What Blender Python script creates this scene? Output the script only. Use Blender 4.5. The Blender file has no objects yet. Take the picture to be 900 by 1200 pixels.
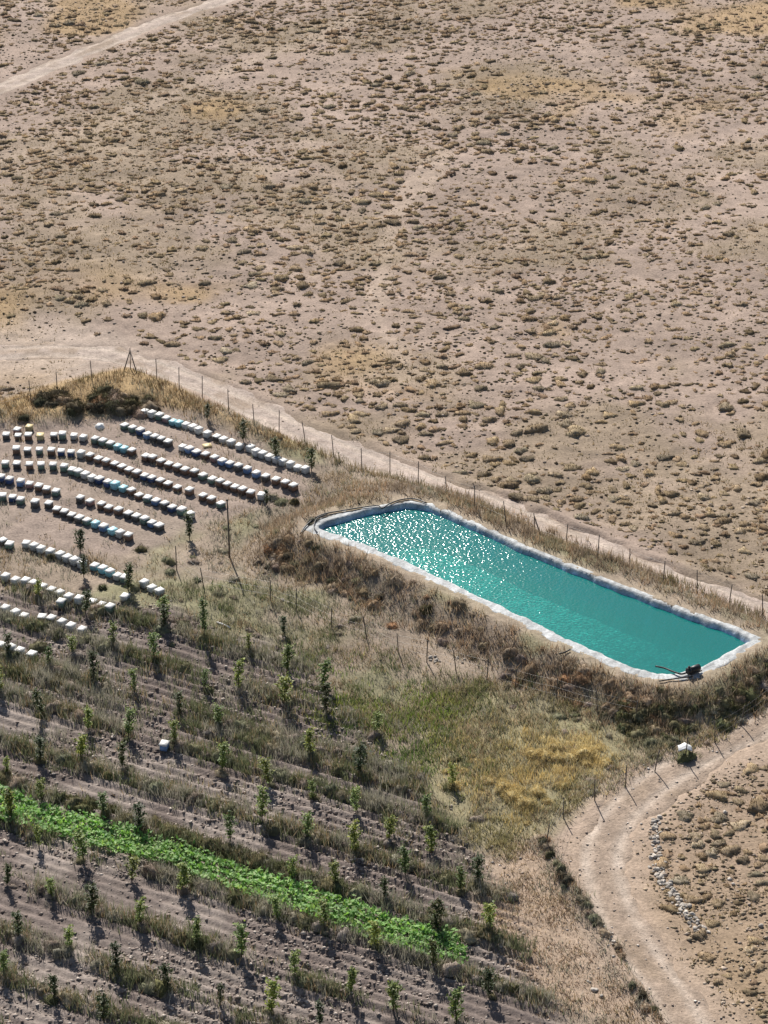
import bpy, math, random
import numpy as np
from mathutils import Vector

# ------------------------------------------------------------------ camera, light
S = bpy.context.scene
COL = S.collection
DEP, CAMH, VFOV = 28.0, 70.0, 24.0
cam = bpy.data.cameras.new('Camera'); camo = bpy.data.objects.new('Camera', cam)
COL.objects.link(camo); S.camera = camo
camo.location = (0, 0, CAMH); camo.rotation_euler = (math.radians(90 - DEP), 0, 0)
cam.sensor_fit = 'VERTICAL'; cam.angle = math.radians(VFOV); cam.clip_end = 3000
S.render.resolution_x, S.render.resolution_y = 768, 1024

SUN_EL, SUN_AZ = 39.0, -14.0          # azimuth measured from the view direction, minus = left
w = bpy.data.worlds.new('World'); S.world = w; w.use_nodes = True
nt = w.node_tree; bg = nt.nodes['Background']
sky = nt.nodes.new('ShaderNodeTexSky'); sky.sky_type = 'NISHITA'; sky.sun_disc = False
sky.sun_elevation = math.radians(SUN_EL); sky.sun_rotation = math.radians(SUN_AZ)
nt.links.new(sky.outputs[0], bg.inputs[0]); bg.inputs[1].default_value = 0.056
sl = bpy.data.lights.new('Sun', 'SUN'); sl.energy = 4.9; sl.angle = math.radians(0.53); sl.color = (1, .95, .88)
so = bpy.data.objects.new('Sun', sl); COL.objects.link(so)
sd = Vector((math.sin(math.radians(SUN_AZ)) * math.cos(math.radians(SUN_EL)),
             math.cos(math.radians(SUN_AZ)) * math.cos(math.radians(SUN_EL)), math.sin(math.radians(SUN_EL))))
so.rotation_euler = sd.to_track_quat('Z', 'Y').to_euler(); so.location = (0, 0, 120)
S.view_settings.view_transform = 'Standard'; S.view_settings.look = 'None'
S.view_settings.exposure = 0.6; S.view_settings.gamma = 1

# ------------------------------------------------------------------ maths helpers
RNG = np.random.default_rng(7); random.seed(7)
F = 600 / math.tan(math.radians(VFOV / 2)); CD, SD = math.cos(math.radians(DEP)), math.sin(math.radians(DEP))

def gp(px, py, z=0.0):
    """pixel of the photograph -> point on the level plane z"""
    u, v = (px - 450) / F, (py - 600) / F
    d = np.array([u, CD - v * SD, -SD - v * CD])
    t = (z - CAMH) / d[2]
    return np.array([d[0] * t, d[1] * t])

def pts(lst, z=0.0): return np.array([gp(a, b, z) for a, b in lst])

def _hash(ix, iy, s):
    n = (ix.astype(np.int64) * 374761393 + iy.astype(np.int64) * 668265263 + s * 974711) & 0xffffffff
    n = ((n ^ (n >> 13)) * 1274126177) & 0xffffffff
    return ((n ^ (n >> 16)) & 0xffff) / 65535.0

def vn(x, y, s=0):
    ix, iy = np.floor(x), np.floor(y); fx, fy = x - ix, y - iy
    fx = fx * fx * (3 - 2 * fx); fy = fy * fy * (3 - 2 * fy)
    a, b = _hash(ix, iy, s), _hash(ix + 1, iy, s); c, d = _hash(ix, iy + 1, s), _hash(ix + 1, iy + 1, s)
    return (a * (1 - fx) + b * fx) * (1 - fy) + (c * (1 - fx) + d * fx) * fy

def fbm(x, y, sc, s=0, o=4):
    r = 0; a = .5; x = np.asarray(x, float) / sc; y = np.asarray(y, float) / sc
    for i in range(o):
        r = r + a * vn(x, y, s + i * 17); x = x * 2.03 + 11.3; y = y * 2.03 + 5.7; a *= .5
    return r / (1 - .5 ** o)

def ss(a, b, x):
    t = np.clip((x - a) / (b - a), 0, 1); return t * t * (3 - 2 * t)

def dpoly(x, y, P, closed=False):
    """distance to a polyline"""
    best = np.full(np.shape(x), 1e9)
    n = len(P)
    for i in range(n if closed else n - 1):
        a, b = P[i], P[(i + 1) % n]; e = b - a; L = e @ e
        if L == 0: continue
        t = np.clip(((x - a[0]) * e[0] + (y - a[1]) * e[1]) / L, 0, 1)
        best = np.minimum(best, np.hypot(x - a[0] - t * e[0], y - a[1] - t * e[1]))
    return best

def inside(x, y, P):
    r = np.zeros(np.shape(x), bool); n = len(P)
    for i in range(n):
        a, b = P[i], P[(i + 1) % n]
        if a[1] == b[1]: continue
        c = ((a[1] > y) != (b[1] > y)) & (x < (b[0] - a[0]) * (y - a[1]) / (b[1] - a[1]) + a[0])
        r ^= c
    return r

def sdf(x, y, P):
    d = dpoly(x, y, P, True); return np.where(inside(x, y, P), -d, d)

def smooth_line(P, per=8):
    """Catmull-Rom resampling"""
    P = np.asarray(P, float); Q = np.vstack([2 * P[0] - P[1], P, 2 * P[-1] - P[-2]]); o = []
    for i in range(1, len(Q) - 2):
        for t in np.arange(per) / per:
            p0, p1, p2, p3 = Q[i - 1], Q[i], Q[i + 1], Q[i + 2]
            o.append(.5 * (2 * p1 + (p2 - p0) * t + (2 * p0 - 5 * p1 + 4 * p2 - p3) * t * t + (3 * p1 - p0 - 3 * p2 + p3) * t ** 3))
    o.append(P[-1]); return np.array(o)

# ------------------------------------------------------------------ the lie of the land
RIM = 1.15
POND = pts([(357, 619), (372, 607), (400, 600), (440, 594), (474, 587), (505, 591), (560, 614), (620, 641), (700, 674),
            (800, 713), (890, 746), (893, 753), (860, 771), (825, 791), (790, 798), (765, 797), (735, 788), (680, 765), (620, 736),
            (560, 707), (480, 669), (420, 643), (374, 627)], RIM)
NEARS = pts([(340, 615), (374, 627), (480, 669), (620, 736), (735, 788), (790, 798), (860, 771), (900, 750)], RIM)
FARS = pts([(474, 587), (560, 614), (700, 674), (890, 746)], RIM)
T1 = smooth_line(pts([(-160, 432), (-60, 418), (0, 412), (60, 410), (120, 414), (165, 425), (220, 444), (300, 481), (360, 510), (420, 536), (500, 567),
                      (580, 597), (660, 632), (740, 665), (820, 694), (900, 722), (980, 752)]), 4)
T2 = smooth_line(pts([(-90, 146), (0, 103), (60, 77), (130, 48), (200, 20), (260, 0), (330, -24)]), 3)
T3 = smooth_line(pts([(990, 775), (930, 822), (880, 856), (820, 884), (760, 922), (722, 960), (706, 1000), (715, 1050), (742, 1105), (780, 1160), (812, 1215), (850, 1300)]), 4)
PATH = smooth_line(pts([(520, 175), (490, 215), (460, 260), (455, 300), (440, 360), (470, 420)]), 3)
PATH2 = smooth_line(pts([(0, 185), (90, 160), (200, 110), (300, 70), (420, 20)]), 3)
RIDGE = smooth_line(pts([(628, 985), (648, 1010), (672, 1050), (692, 1078), (712, 1110), (740, 1155), (770, 1205), (800, 1250)]), 3)
S0, S1 = gp(0, 946), gp(540, 1122)
RD = (S1 - S0) / np.linalg.norm(S1 - S0); RN = np.array([-RD[1], RD[0]])      # along rows / across rows (away from camera)
if RN[1] < 0: RN = -RN
ORCH = pts([(-260, 690), (0, 690), (60, 690), (200, 716), (330, 760), (430, 830), (500, 900), (560, 990), (600, 1080), (650, 1180), (690, 1290), (-260, 1330)])
YARD = pts([(-200, 505), (60, 497), (150, 480), (190, 474), (372, 548), (350, 585), (250, 612), (200, 640), (140, 655), (-200, 620)])
YELL = pts([(520, 905), (560, 870), (620, 852), (700, 868), (715, 890), (690, 915), (650, 950), (600, 975), (545, 955)])
GREEN = pts([(350, 790), (400, 765), (470, 785), (560, 800), (590, 830), (540, 860), (560, 920), (470, 925), (420, 890), (370, 840)])
CORNER = pts([(-120, 520), (-120, 480), (0, 470), (70, 450), (153, 432), (200, 450), (300, 500), (360, 522), (372, 545), (170, 474), (130, 492), (60, 497), (0, 500)])
STONY = pts([(560, 1060), (560, 1010), (600, 980), (640, 985), (690, 1090), (760, 1190), (640, 1200), (600, 1120)])
ROUGH = pts([(500, 900), (490, 820), (560, 795), (640, 815), (760, 845), (860, 815), (930, 770), (930, 805), (840, 866), (767, 898), (697, 932), (650, 965), (600, 1010), (540, 990)])
STRIP = [gp(a, b) for a, b in [(-60, 905), (0, 924), (200, 987), (380, 1046), (480, 1080), (532, 1098), (553, 1116), (543, 1138), (470, 1121), (380, 1087), (200, 1021), (0, 964), (-60, 945)]]
STRIP = np.array(STRIP)

def across(x, y): return (x - S0[0]) * RN[0] + (y - S0[1]) * RN[1]
def along(x, y): return (x - S0[0]) * RD[0] + (y - S0[1]) * RD[1]
# tree rows: distance across from the green strip's centre line
def acr_px(a, b): p = gp(a, b); return across(p[0], p[1])
ROWV = np.array([acr_px(230, 1108 + 4), acr_px(150, 1142), acr_px(60, 1163)])
ROWS_PX = [(60, 1163), (140, 1140), (163, 1082), (200, 1028), (210, 983), (290, 957), (210, 873), (180, 836), (110, 800), (180, 775), (290, 765)]
ROWS = sorted(acr_px(a, b) for a, b in ROWS_PX)
ROWS = [ROWS[0] - 4.0] + ROWS

def orchard_mask(x, y):
    return ss(.6, -.6, sdf(x, y, ORCH) + (fbm(x, y, 3, 3) - .5) * 3)

def H_raw(x, y):
    x = np.asarray(x, float); y = np.asarray(y, float)
    z = (fbm(x, y, 34, 1, 3) - .5) * .5 + (fbm(x, y, 5, 9, 3) - .5) * .16
    far = ss(100, 140, y)
    z = z + (fbm(x, y, 1.5, 21, 3) - .5) * (.12 + .12 * far)
    # pond bank
    d = sdf(x, y, POND); dn = dpoly(x, y, NEARS); df = dpoly(x, y, FARS)
    wfar = ss(0, 3, dn - df)
    run = 3.3 + 4.5 * wfar
    bank = 1 - ss(.5, run, d)
    zb = RIM + (fbm(x, y, 2, 31, 3) - .5) * .12 * ss(.3, 1.2, d)
    z = z * (1 - bank) + zb * bank
    # spoil bank in the corner of the fence
    c = ss(1.2, -1.6, sdf(x, y, CORNER)); z = z + c * .45 * (.5 + fbm(x, y, 3, 44))
    # orchard: furrows and raised tree rows
    m = orchard_mask(x, y)
    v = across(x, y) + (fbm(x, y, 6, 5) - .5) * .25; u = along(x, y)
    amp = .04 + .09 * fbm(x, y, 7, 6, 2)
    z = z + m * amp * np.sin(v * 2 * math.pi / .62 + (fbm(x, y, 3.5, 8, 2) - .5) * 2.2) + m * (fbm(x, y, .55, 12, 2) - .5) * .09
    for r in ROWS: z = z + m * .12 * np.exp(-((across(x, y) - r) / .45) ** 2)
    sink = 0
    # tracks: sunk a little, the track's own surface lies in them
    for T, wd, s in ((T1, 1.35, 51), (T2, 1.25, 52), (T3, 1.5, 53)):
        t = dpoly(x, y, T) + (fbm(x, y, 2.4, s + 400, 4) - .5) * 1.7; k = ss(wd + .5, wd - .2, t)
        z = z * (1 - .5 * k) - k * .03 + k * (-.05 * np.exp(-((dpoly(x, y, T) - .75) / .22) ** 2)); sink = sink + .09 * ss(wd - .05, wd - .4, t)
    t = dpoly(x, y, T1)
    e = dpoly(x, y, T1 + np.array([.9, 1.5])); z = z + .16 * np.exp(-(e / .35) ** 2) * fbm(x, y, 2.2, 61, 2) * ss(gp(170, 430)[0], gp(200, 430)[0], x)
    r = dpoly(x, y, RIDGE); z = z + .38 * np.exp(-(r / .38) ** 2) * (.55 + .8 * fbm(x, y, 2.0, 71, 2))
    zg = z - sink; zg = zg + np.where((d < .9) & (d > -.3), (fbm(x, y, .7, 77, 3) - .52) * .12 * ss(.9, .3, d), 0); zg = np.where(d < -.22, np.minimum(zg, RIM - .16 + np.maximum(d + .22, -2.4) * 1.75), zg)
    return z, zg

def axis(parts):
    o = [parts[0][0]]
    for a, b, s in parts:
        n = max(1, int(round((b - a) / s))); o += list(a + (b - a) * np.arange(1, n + 1) / n)
    return np.array(o)
gx = axis([(-500, -120, 40), (-120, -60, 5), (-60, -34, .8), (-34, -29, .35), (-29, 14, .145), (14, 29, .19), (29, 34, .35), (34, 60, .8), (60, 120, 5), (120, 500, 40)])
gy = axis([(-250, 40, 30), (40, 74, 2), (74, 80, .5), (80, 124, .13), (124, 150, .19), (150, 200, .26), (200, 262, .45), (262, 300, 2), (300, 400, 10), (400, 1200, 60)])
X, Y = np.meshgrid(gx, gy); ZF, Z = H_raw(X, Y)

def H(x, y):
    """terrain height, read off the same grid the ground mesh uses"""
    x = np.asarray(x, float); y = np.asarray(y, float)
    i = np.clip(np.searchsorted(gx, x) - 1, 0, len(gx) - 2); j = np.clip(np.searchsorted(gy, y) - 1, 0, len(gy) - 2)
    a = (x - gx[i]) / (gx[i + 1] - gx[i]); b = (y - gy[j]) / (gy[j + 1] - gy[j])
    return (ZF[j, i] * (1 - a) + ZF[j, i + 1] * a) * (1 - b) + (ZF[j + 1, i] * (1 - a) + ZF[j + 1, i + 1] * a) * b

def gh(px, py):
    """pixel -> point on the terrain"""
    z = 0.0
    for _ in range(14):
        p = gp(px, py, z); z = .5 * z + .5 * float(H(p[0], p[1]))
    return np.array([p[0], p[1], float(H(p[0], p[1]))])

# ------------------------------------------------------------------ object helpers
def mesh_np(name, V, Fc, col=None, smooth=False):
    V = np.asarray(V, np.float32); Fc = np.asarray(Fc, np.int32)
    me = bpy.data.meshes.new(name); n, k = Fc.shape
    me.vertices.add(len(V)); me.vertices.foreach_set('co', V.ravel())
    me.loops.add(n * k); me.loops.foreach_set('vertex_index', Fc.ravel())
    me.polygons.add(n); me.polygons.foreach_set('loop_start', np.arange(0, n * k, k, dtype=np.int32))
    me.polygons.foreach_set('loop_total', np.full(n, k, np.int32))
    if smooth: me.polygons.foreach_set('use_smooth', np.ones(n, bool))
    if col is not None:
        c = np.ones((len(V), 4), np.float32); c[:, :3] = col
        a = me.attributes.new('Col', 'FLOAT_COLOR', 'POINT'); a.data.foreach_set('color', c.ravel())
    me.update(calc_edges=True); me.validate()
    return me

def obj(name, me, mat=None, parent=None, loc=(0, 0, 0), rz=0.0, sc=None):
    if mat and not me.materials: me.materials.append(mat)
    o = bpy.data.objects.new(name, me); COL.objects.link(o); o.parent = parent
    o.location = loc; o.rotation_euler = (0, 0, rz)
    if sc is not None: o.scale = sc
    return o

def tag(o, label=None, cat=None, group=None, kind=None):
    if label: o['label'] = label
    if cat: o['category'] = cat
    if group: o['group'] = group
    if kind: o['kind'] = kind
    return o

def empty(name, loc, rz=0.0, sc=None):
    e = bpy.data.objects.new(name, None); COL.objects.link(e); e.location = loc; e.rotation_euler = (0, 0, rz)
    e.empty_display_size = .2
    if sc is not None: e.scale = sc
    return e

class MB:
    """collects geometry as triangles"""
    def __init__(s): s.v, s.f, s.c, s.n = [], [], [], 0
    def add(s, V, T, c=(1, 1, 1)):
        V = np.asarray(V, float); T = np.asarray(T, int)
        C = np.asarray(c, float)
        if C.ndim == 1: C = np.repeat(C[None], len(V), 0)
        s.v.append(V); s.f.append(T + s.n); s.c.append(C); s.n += len(V); return s
    def arr(s): return np.vstack(s.v), np.vstack(s.f), np.vstack(s.c)
    def mesh(s, name, smooth=False):
        V, T, C = s.arr(); return mesh_np(name, V, T, C, smooth)
    def box(s, c, d, col=(1, 1, 1), top=1.0):
        x, y, z = np.array(d) / 2
        V = np.array([[a * x * (top if k > 0 else 1), b * y * (top if k > 0 else 1), k * z] for k in (-1, 1) for b in (-1, 1) for a in (-1, 1)]) + np.array(c)
        Q = [(0, 2, 3, 1), (4, 5, 7, 6), (0, 1, 5, 4), (2, 6, 7, 3), (0, 4, 6, 2), (1, 3, 7, 5)]
        T = [t for q in Q for t in ((q[0], q[1], q[2]), (q[0], q[2], q[3]))]
        return s.add(V, T, col)
    def tube(s, P, R, n=6, col=(1, 1, 1), cap=True):
        P = np.asarray(P, float); R = np.broadcast_to(np.asarray(R, float), (len(P),)); V = []
        for i in range(len(P)):
            t = P[min(i + 1, len(P) - 1)] - P[max(i - 1, 0)]; t = t / (np.linalg.norm(t) + 1e-9)
            a = np.cross(t, [0, 0, 1] if abs(t[2]) < .9 else [1, 0, 0]); a /= np.linalg.norm(a); b = np.cross(t, a)
            for k in range(n):
                q = 2 * math.pi * k / n; V.append(P[i] + R[i] * (a * math.cos(q) + b * math.sin(q)))
        T = []
        for i in range(len(P) - 1):
            for k in range(n):
                k2 = (k + 1) % n; A, B, C, D = i * n + k, i * n + k2, (i + 1) * n + k2, (i + 1) * n + k
                T += [(A, C, B), (A, D, C)]
        if cap:
            for base, rev in ((0, 0), ((len(P) - 1) * n, 1)):
                for k in range(1, n - 1): T.append((base, base + k, base + k + 1) if not rev else (base, base + k + 1, base + k))
        return s.add(V, T, col)

# ------------------------------------------------------------------ materials
def mat(name, base=(.5, .5, .5), rough=.9, spec=.2, attr=False, noise=(6.0, .25), rnd=0.0, rndhue=None, transl=0.0, bump=0.0, metal=0.0, noise2=None):
    m = bpy.data.materials.new(name); m.use_nodes = True; t = m.node_tree; N = t.nodes; L = t.links
    b = N['Principled BSDF']; b.inputs['Roughness'].default_value = rough
    b.inputs['Specular IOR Level'].default_value = spec; b.inputs['Metallic'].default_value = metal
    def mulv(src, fac_socket, lo, hi):
        mr = N.new('ShaderNodeMapRange'); mr.inputs['To Min'].default_value = lo; mr.inputs['To Max'].default_value = hi
        L.new(fac_socket, mr.inputs['Value'])
        v = N.new('ShaderNodeVectorMath'); v.operation = 'SCALE'; L.new(src, v.inputs[0]); L.new(mr.outputs[0], v.inputs['Scale']); return v.outputs[0]
    if attr:
        a = N.new('ShaderNodeAttribute'); a.attribute_name = 'Col'
        v = N.new('ShaderNodeVectorMath'); v.operation = 'MULTIPLY'; L.new(a.outputs['Color'], v.inputs[0]); v.inputs[1].default_value = base; src = v.outputs[0]
    else:
        r = N.new('ShaderNodeRGB'); r.outputs[0].default_value = (*base, 1); src = r.outputs[0]
    oi = None
    if rndhue is not None:
        oi = N.new('ShaderNodeObjectInfo'); mx = N.new('ShaderNodeMix'); mx.data_type = 'RGBA'; mx.blend_type = 'MIX'
        L.new(oi.outputs['Random'], mx.inputs[0]); L.new(src, mx.inputs[6]); 
        v = N.new('ShaderNodeVectorMath'); v.operation = 'MULTIPLY'; L.new(src, v.inputs[0]); v.inputs[1].default_value = rndhue
        L.new(v.outputs[0], mx.inputs[7]); src = mx.outputs[2]
    if rnd:
        oi = oi or N.new('ShaderNodeObjectInfo')
        ml = N.new('ShaderNodeMath'); ml.operation = 'MULTIPLY'; ml.inputs[1].default_value = 7.31; L.new(oi.outputs['Random'], ml.inputs[0])
        fr = N.new('ShaderNodeMath'); fr.operation = 'FRACT'; L.new(ml.outputs[0], fr.inputs[0])
        src = mulv(src, fr.outputs[0], 1 - rnd, 1 + rnd)
    geo = N.new('ShaderNodeNewGeometry')
    nz = N.new('ShaderNodeTexNoise'); nz.inputs['Scale'].default_value = noise[0]; nz.inputs['Detail'].default_value = 4; nz.inputs['Roughness'].default_value = .65
    L.new(geo.outputs['Position'], nz.inputs['Vector'])
    src = mulv(src, nz.outputs['Fac'], 1 - noise[1] * 2, 1 + noise[1] * 2)
    if noise2:
        n2 = N.new('ShaderNodeTexNoise'); n2.inputs['Scale'].default_value = noise2[0]; n2.inputs['Detail'].default_value = 3
        L.new(geo.outputs['Position'], n2.inputs['Vector']); src = mulv(src, n2.outputs['Fac'], 1 - noise2[1] * 2, 1 + noise2[1] * 2)
    L.new(src, b.inputs['Base Color'])
    if bump:
        bp = N.new('ShaderNodeBump'); bp.inputs['Strength'].default_value = 1; bp.inputs['Distance'].default_value = bump
        L.new(nz.outputs['Fac'], bp.inputs['Height']); L.new(bp.outputs[0], b.inputs['Normal'])
    if transl:
        tr = N.new('ShaderNodeBsdfTranslucent'); v = N.new('ShaderNodeVectorMath'); v.operation = 'MULTIPLY'
        L.new(src, v.inputs[0]); v.inputs[1].default_value = (1.3, 1.3, .75) if 'leaves' in name else (1.15, 1.1, 1.0); L.new(v.outputs[0], tr.inputs['Color'])
        ms = N.new('ShaderNodeMixShader'); ms.inputs[0].default_value = transl
        L.new(b.outputs[0], ms.inputs[1]); L.new(tr.outputs[0], ms.inputs[2]); L.new(ms.outputs[0], N['Material Output'].inputs['Surface'])
    return m

M = {}
M['ground'] = mat('earth', (1, 1, 1), .95, .1, attr=True, noise=(6.5, .32), bump=.05, noise2=(1.3, .16))
M['track'] = mat('track_dust', (1, 1, 1), .95, .1, attr=True, noise=(8.0, .36), bump=.05, noise2=(1.8, .22))
M['veg'] = mat('dry_plants', (1, 1, 1), .9, .1, attr=True, noise=(2.5, .12), transl=.28)
M['bush'] = mat('cushion_shrub_foliage', (1, 1, 1), .95, .05, attr=True, noise=(3.0, .15), rnd=.3, rndhue=(1.12, .99, .86), transl=.12)
M['green'] = mat('green_leaves', (1, 1, 1), .6, .3, attr=True, noise=(1.5, .15), transl=.42)
M['leaf'] = mat('sapling_leaves', (1, 1, 1), .55, .3, attr=True, noise=(3, .15), rnd=.25, rndhue=(1.6, 1.2, .8), transl=.35)
M['bark'] = mat('bark', (.11, .085, .065), .9, .1, noise=(20, .25))
M['wood'] = mat('weathered_post', (.13, .11, .095), .9, .1, noise=(14, .25))
M['wire'] = mat('fence_wire', (.25, .24, .23), .5, .4, metal=.6, noise=(9, .1))
M['stone'] = mat('pale_stone', (.40, .36, .315), .9, .15, rnd=.35, noise=(9, .22), bump=.02)
M['clod'] = mat('soil_clod', (1, 1, 1), .95, .1, attr=True, noise=(9, .15))
M['black'] = mat('black_plastic', (.018, .018, .02), .45, .4, noise=(8, .2))
M['lid'] = mat('pale_glare_lid', (.68, .67, .645), .42, .4, rnd=.10, noise=(7, .10))  # sun glare on metal lids put into the whitish base colour
M['white'] = mat('white_plastic', (.75, .75, .74), .5, .3, noise=(6, .08))
HC = {'n': (.20, .13, .095), 'b': (.15, .25, .45), 't': (.24, .50, .58), 'g': (.16, .235, .20), 'w': (.55, .56, .54), 'p': (.34, .22, .21), 'k': (.11, .105, .10), 'y': (.55, .47, .27), 'd': (.06, .10, .23)}
HN = {'n': 'brown', 'b': 'blue', 't': 'turquoise', 'g': 'dark green', 'w': 'pale grey', 'p': 'reddish', 'k': 'blackish', 'y': 'yellowish', 'd': 'dark blue'}
for k, c in HC.items(): M['hive_' + k] = mat('hive_paint_' + HN[k].replace(' ', '_'), c, .7, .25, rnd=.2, noise=(6, .2))
M['lid_t'] = mat('turquoise_lid_paint', (.36, .62, .68), .45, .4, rnd=.15, noise=(7, .1))
M['lid_y'] = mat('yellow_lid_paint', (.62, .50, .26), .5, .3, rnd=.1, noise=(7, .1))

# ------------------------------------------------------------------ ground
def lerp(a, b, t): return a + (np.asarray(b) - a) * t[..., None]
def ground_color(x, y):
    c = np.zeros(x.shape + (3,)) + np.array([.298, .230, .188])
    n1 = fbm(x, y, 22, 101, 4); n2 = fbm(x, y, 6, 102, 4); n3 = fbm(x * .5, y, 1.6, 103, 3)
    c = lerp(c, [.325, .252, .208], ss(.5, .72, n1))               # pinkish bare earth
    c = lerp(c, [.225, .178, .115], .55 * ss(.47, .66, fbm(x, y, 11, 104, 4)))   # olive grass cover
    c = lerp(c, [.31, .215, .115], .8 * ss(.575, .72, fbm(x, y, 14, 105, 3)))  # ochre grass
    c = c * (.78 + .44 * n2)[..., None] * (.82 + .36 * n3)[..., None]
    for P, wd in ((PATH, .8), (PATH2, .9)):
        c = lerp(c, [.38, .30, .235], .55 * ss(wd + .6, wd - .4, dpoly(x, y, P) + (n2 - .5) * 3))
    # bare dusty verge along the far track
    t1 = dpoly(x, y, T1); left = ss(gp(230, 440)[0], gp(60, 420)[0], x)
    c = lerp(c, [.40, .325, .27], .8 * ss(2.2 + 5.5 * left, 1.4, t1 + (n2 - .5) * 3) * (.15 + .85 * left))
    # inside the fence
    fd = sdf(x, y, INFENCE)
    ins = ss(.4, -.4, fd + (n2 - .5) * 1.2)
    scr = np.zeros(x.shape + (3,)) + np.array([.25, .20, .155])
    scr = lerp(scr, [.20, .185, .115], ss(.45, .65, fbm(x, y, 5, 111))); scr = scr * (.75 + .5 * n2)[..., None] * (.8 + .4 * n3)[..., None]
    c = c * (1 - ins[..., None]) + scr * ins[..., None]
    yd = ss(.8, -.8, sdf(x, y, YARD) + (n2 - .5) * 2); c = lerp(c, [.285, .225, .19], yd * .85); 
    m = orchard_mask(x, y)
    soil = np.zeros(x.shape + (3,)) + np.array([.178, .144, .128])
    soil = lerp(soil, [.262, .220, .194], ss(.45, .68, fbm(x, y, 4, 121)))
    v = across(x, y) + (fbm(x, y, 6, 5) - .5) * .25
    soil = soil * (.8 + .4 * n3)[..., None] * (.95 + .12 * np.sin(v * 2 * math.pi / .62))[..., None]  # sine term puts slight furrow shading into the soil colour, paler on crests
    c = c * (1 - m[..., None]) + soil * m[..., None]
    c = lerp(c, [.18, .18, .09], .65 * ss(.46, .6, n2) * ss(1.5, -2.5, sdf(x, y, GREEN) + (n2 - .5) * 6))
    c = lerp(c, [.25, .225, .13], .75 * ss(.8, -.8, sdf(x, y, ROUGH) + (n2 - .5) * 3))
    c = lerp(c, [.42, .34, .18], .8 * ss(.34, .58, n2) * ss(1.5, -1.8, sdf(x, y, YELL) + (n1 - .5) * 6))
    c = lerp(c, [.36, .27, .20], .75 * ss(.6, -1, sdf(x, y, STONY) + (n2 - .5) * 3))
    c = lerp(c, [.34, .235, .115], .75 * ss(.4, -1, sdf(x, y, CORNER) + (n2 - .5) * 2))
    d = sdf(x, y, POND)
    c = lerp(c, [.34, .275, .205], .7 * ss(1.1, .3, d + (n2 - .5) * 1.2))
    c = lerp(c, [.29, .215, .15], .8 * ss(.2, 1.5, sdf(x, y, INFENCE)) * ss(114, 110, y) * (.5 + n2))
    t3 = dpoly(x, y, T3); c = lerp(c, [.37, .285, .22], .8 * ss(3.0, 1.4, t3 + (n2 - .5) * 2.2))
    return c
INFENCE = pts([(-300, 540), (-100, 497), (36, 470), (108, 446), (153, 434), (210, 457), (298, 497), (391, 533), (490, 568), (593, 613), (700, 657), (817, 693), (935, 738), (960, 770), (905, 830),
               (838, 872), (767, 905), (697, 940), (640, 985), (690, 1078), (740, 1155), (800, 1250), (860, 1400), (-300, 1400)])
GC = ground_color(X, Y)
V = np.stack([X, Y, Z], -1).reshape(-1, 3)
ny, nx = X.shape; I = np.arange(nx * ny).reshape(ny, nx)
Q = np.stack([I[:-1, :-1], I[:-1, 1:], I[1:, 1:], I[1:, :-1]], -1).reshape(-1, 4)
g = obj('ground', mesh_np('ground', V, Q, GC.reshape(-1, 3), True), M['ground'])
tag(g, 'dry tan earth of steppe, yard and orchard', 'ground', kind='structure')

def lay_track(name, T, wd, s, label, hs):
    """dusty strip with two worn wheel lanes, lying in its own shallow bed"""
    nC = 33; R = []; C = []
    T = smooth_line(T, 6)
    tg = np.gradient(T, axis=0); tg /= np.linalg.norm(tg, axis=1)[:, None]; nr = np.stack([-tg[:, 1], tg[:, 0]], 1)
    for j in range(nC):
        o = (j / (nC - 1) * 2 - 1) * (wd + 1.0)
        p = T + nr * o; x, y = p[:, 0], p[:, 1]
        e = ss(wd - .3, wd + .2, np.abs(o) + (fbm(x, y, 2.4, hs, 4) - .5) * 1.7)
        z = H(x, y) - .012 - .14 * e + (fbm(x, y, .45, s + 1, 2) - .5) * .03
        R.append(np.stack([x, y, z], 1))
        lane = np.exp(-((abs(o) - .75) / .3) ** 2) * (.35 + .7 * fbm(x, y, 3, s + 3) + .7 * (fbm(x, y, .6, s + 4, 3) - .5))
        c = np.zeros((len(x), 3)) + np.array([.385, .315, .27] if name != 'farm_lane' else [.30, .232, .18])
        c = lerp(c, [.46, .385, .32], lane.clip(0, 1) * .9); c = lerp(c, [.27, .205, .15], .7 * ss(.46, .66, fbm(x, y, 2.2, s + 2)) * (1 - lane.clip(0, 1)))
        C.append(c * (.85 + .3 * fbm(x, y, .8, s + 5))[:, None])
    V = np.stack(R, 1).reshape(-1, 3); C = np.stack(C, 1).reshape(-1, 3); n = len(T)
    I = np.arange(n * nC).reshape(n, nC); Q = np.stack([I[:-1, :-1], I[1:, :-1], I[1:, 1:], I[:-1, 1:]], -1).reshape(-1, 4)
    # winding: make it face up
    if np.cross(V[Q[0, 1]] - V[Q[0, 0]], V[Q[0, 3]] - V[Q[0, 0]])[2] < 0: Q = Q[:, ::-1]
    return tag(obj(name, mesh_np(name, V, Q, C, True), M['track']), label, 'track', kind='structure')
lay_track('dirt_track', T1, 1.35, 201, 'pale dirt track running along outside the pond fence', 451)
lay_track('steppe_track', T2, 1.25, 211, 'faint double track crossing the far upper left steppe', 452)
lay_track('farm_lane', T3, 1.5, 221, 'curving dusty lane beside the stone row at lower right', 453)

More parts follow.
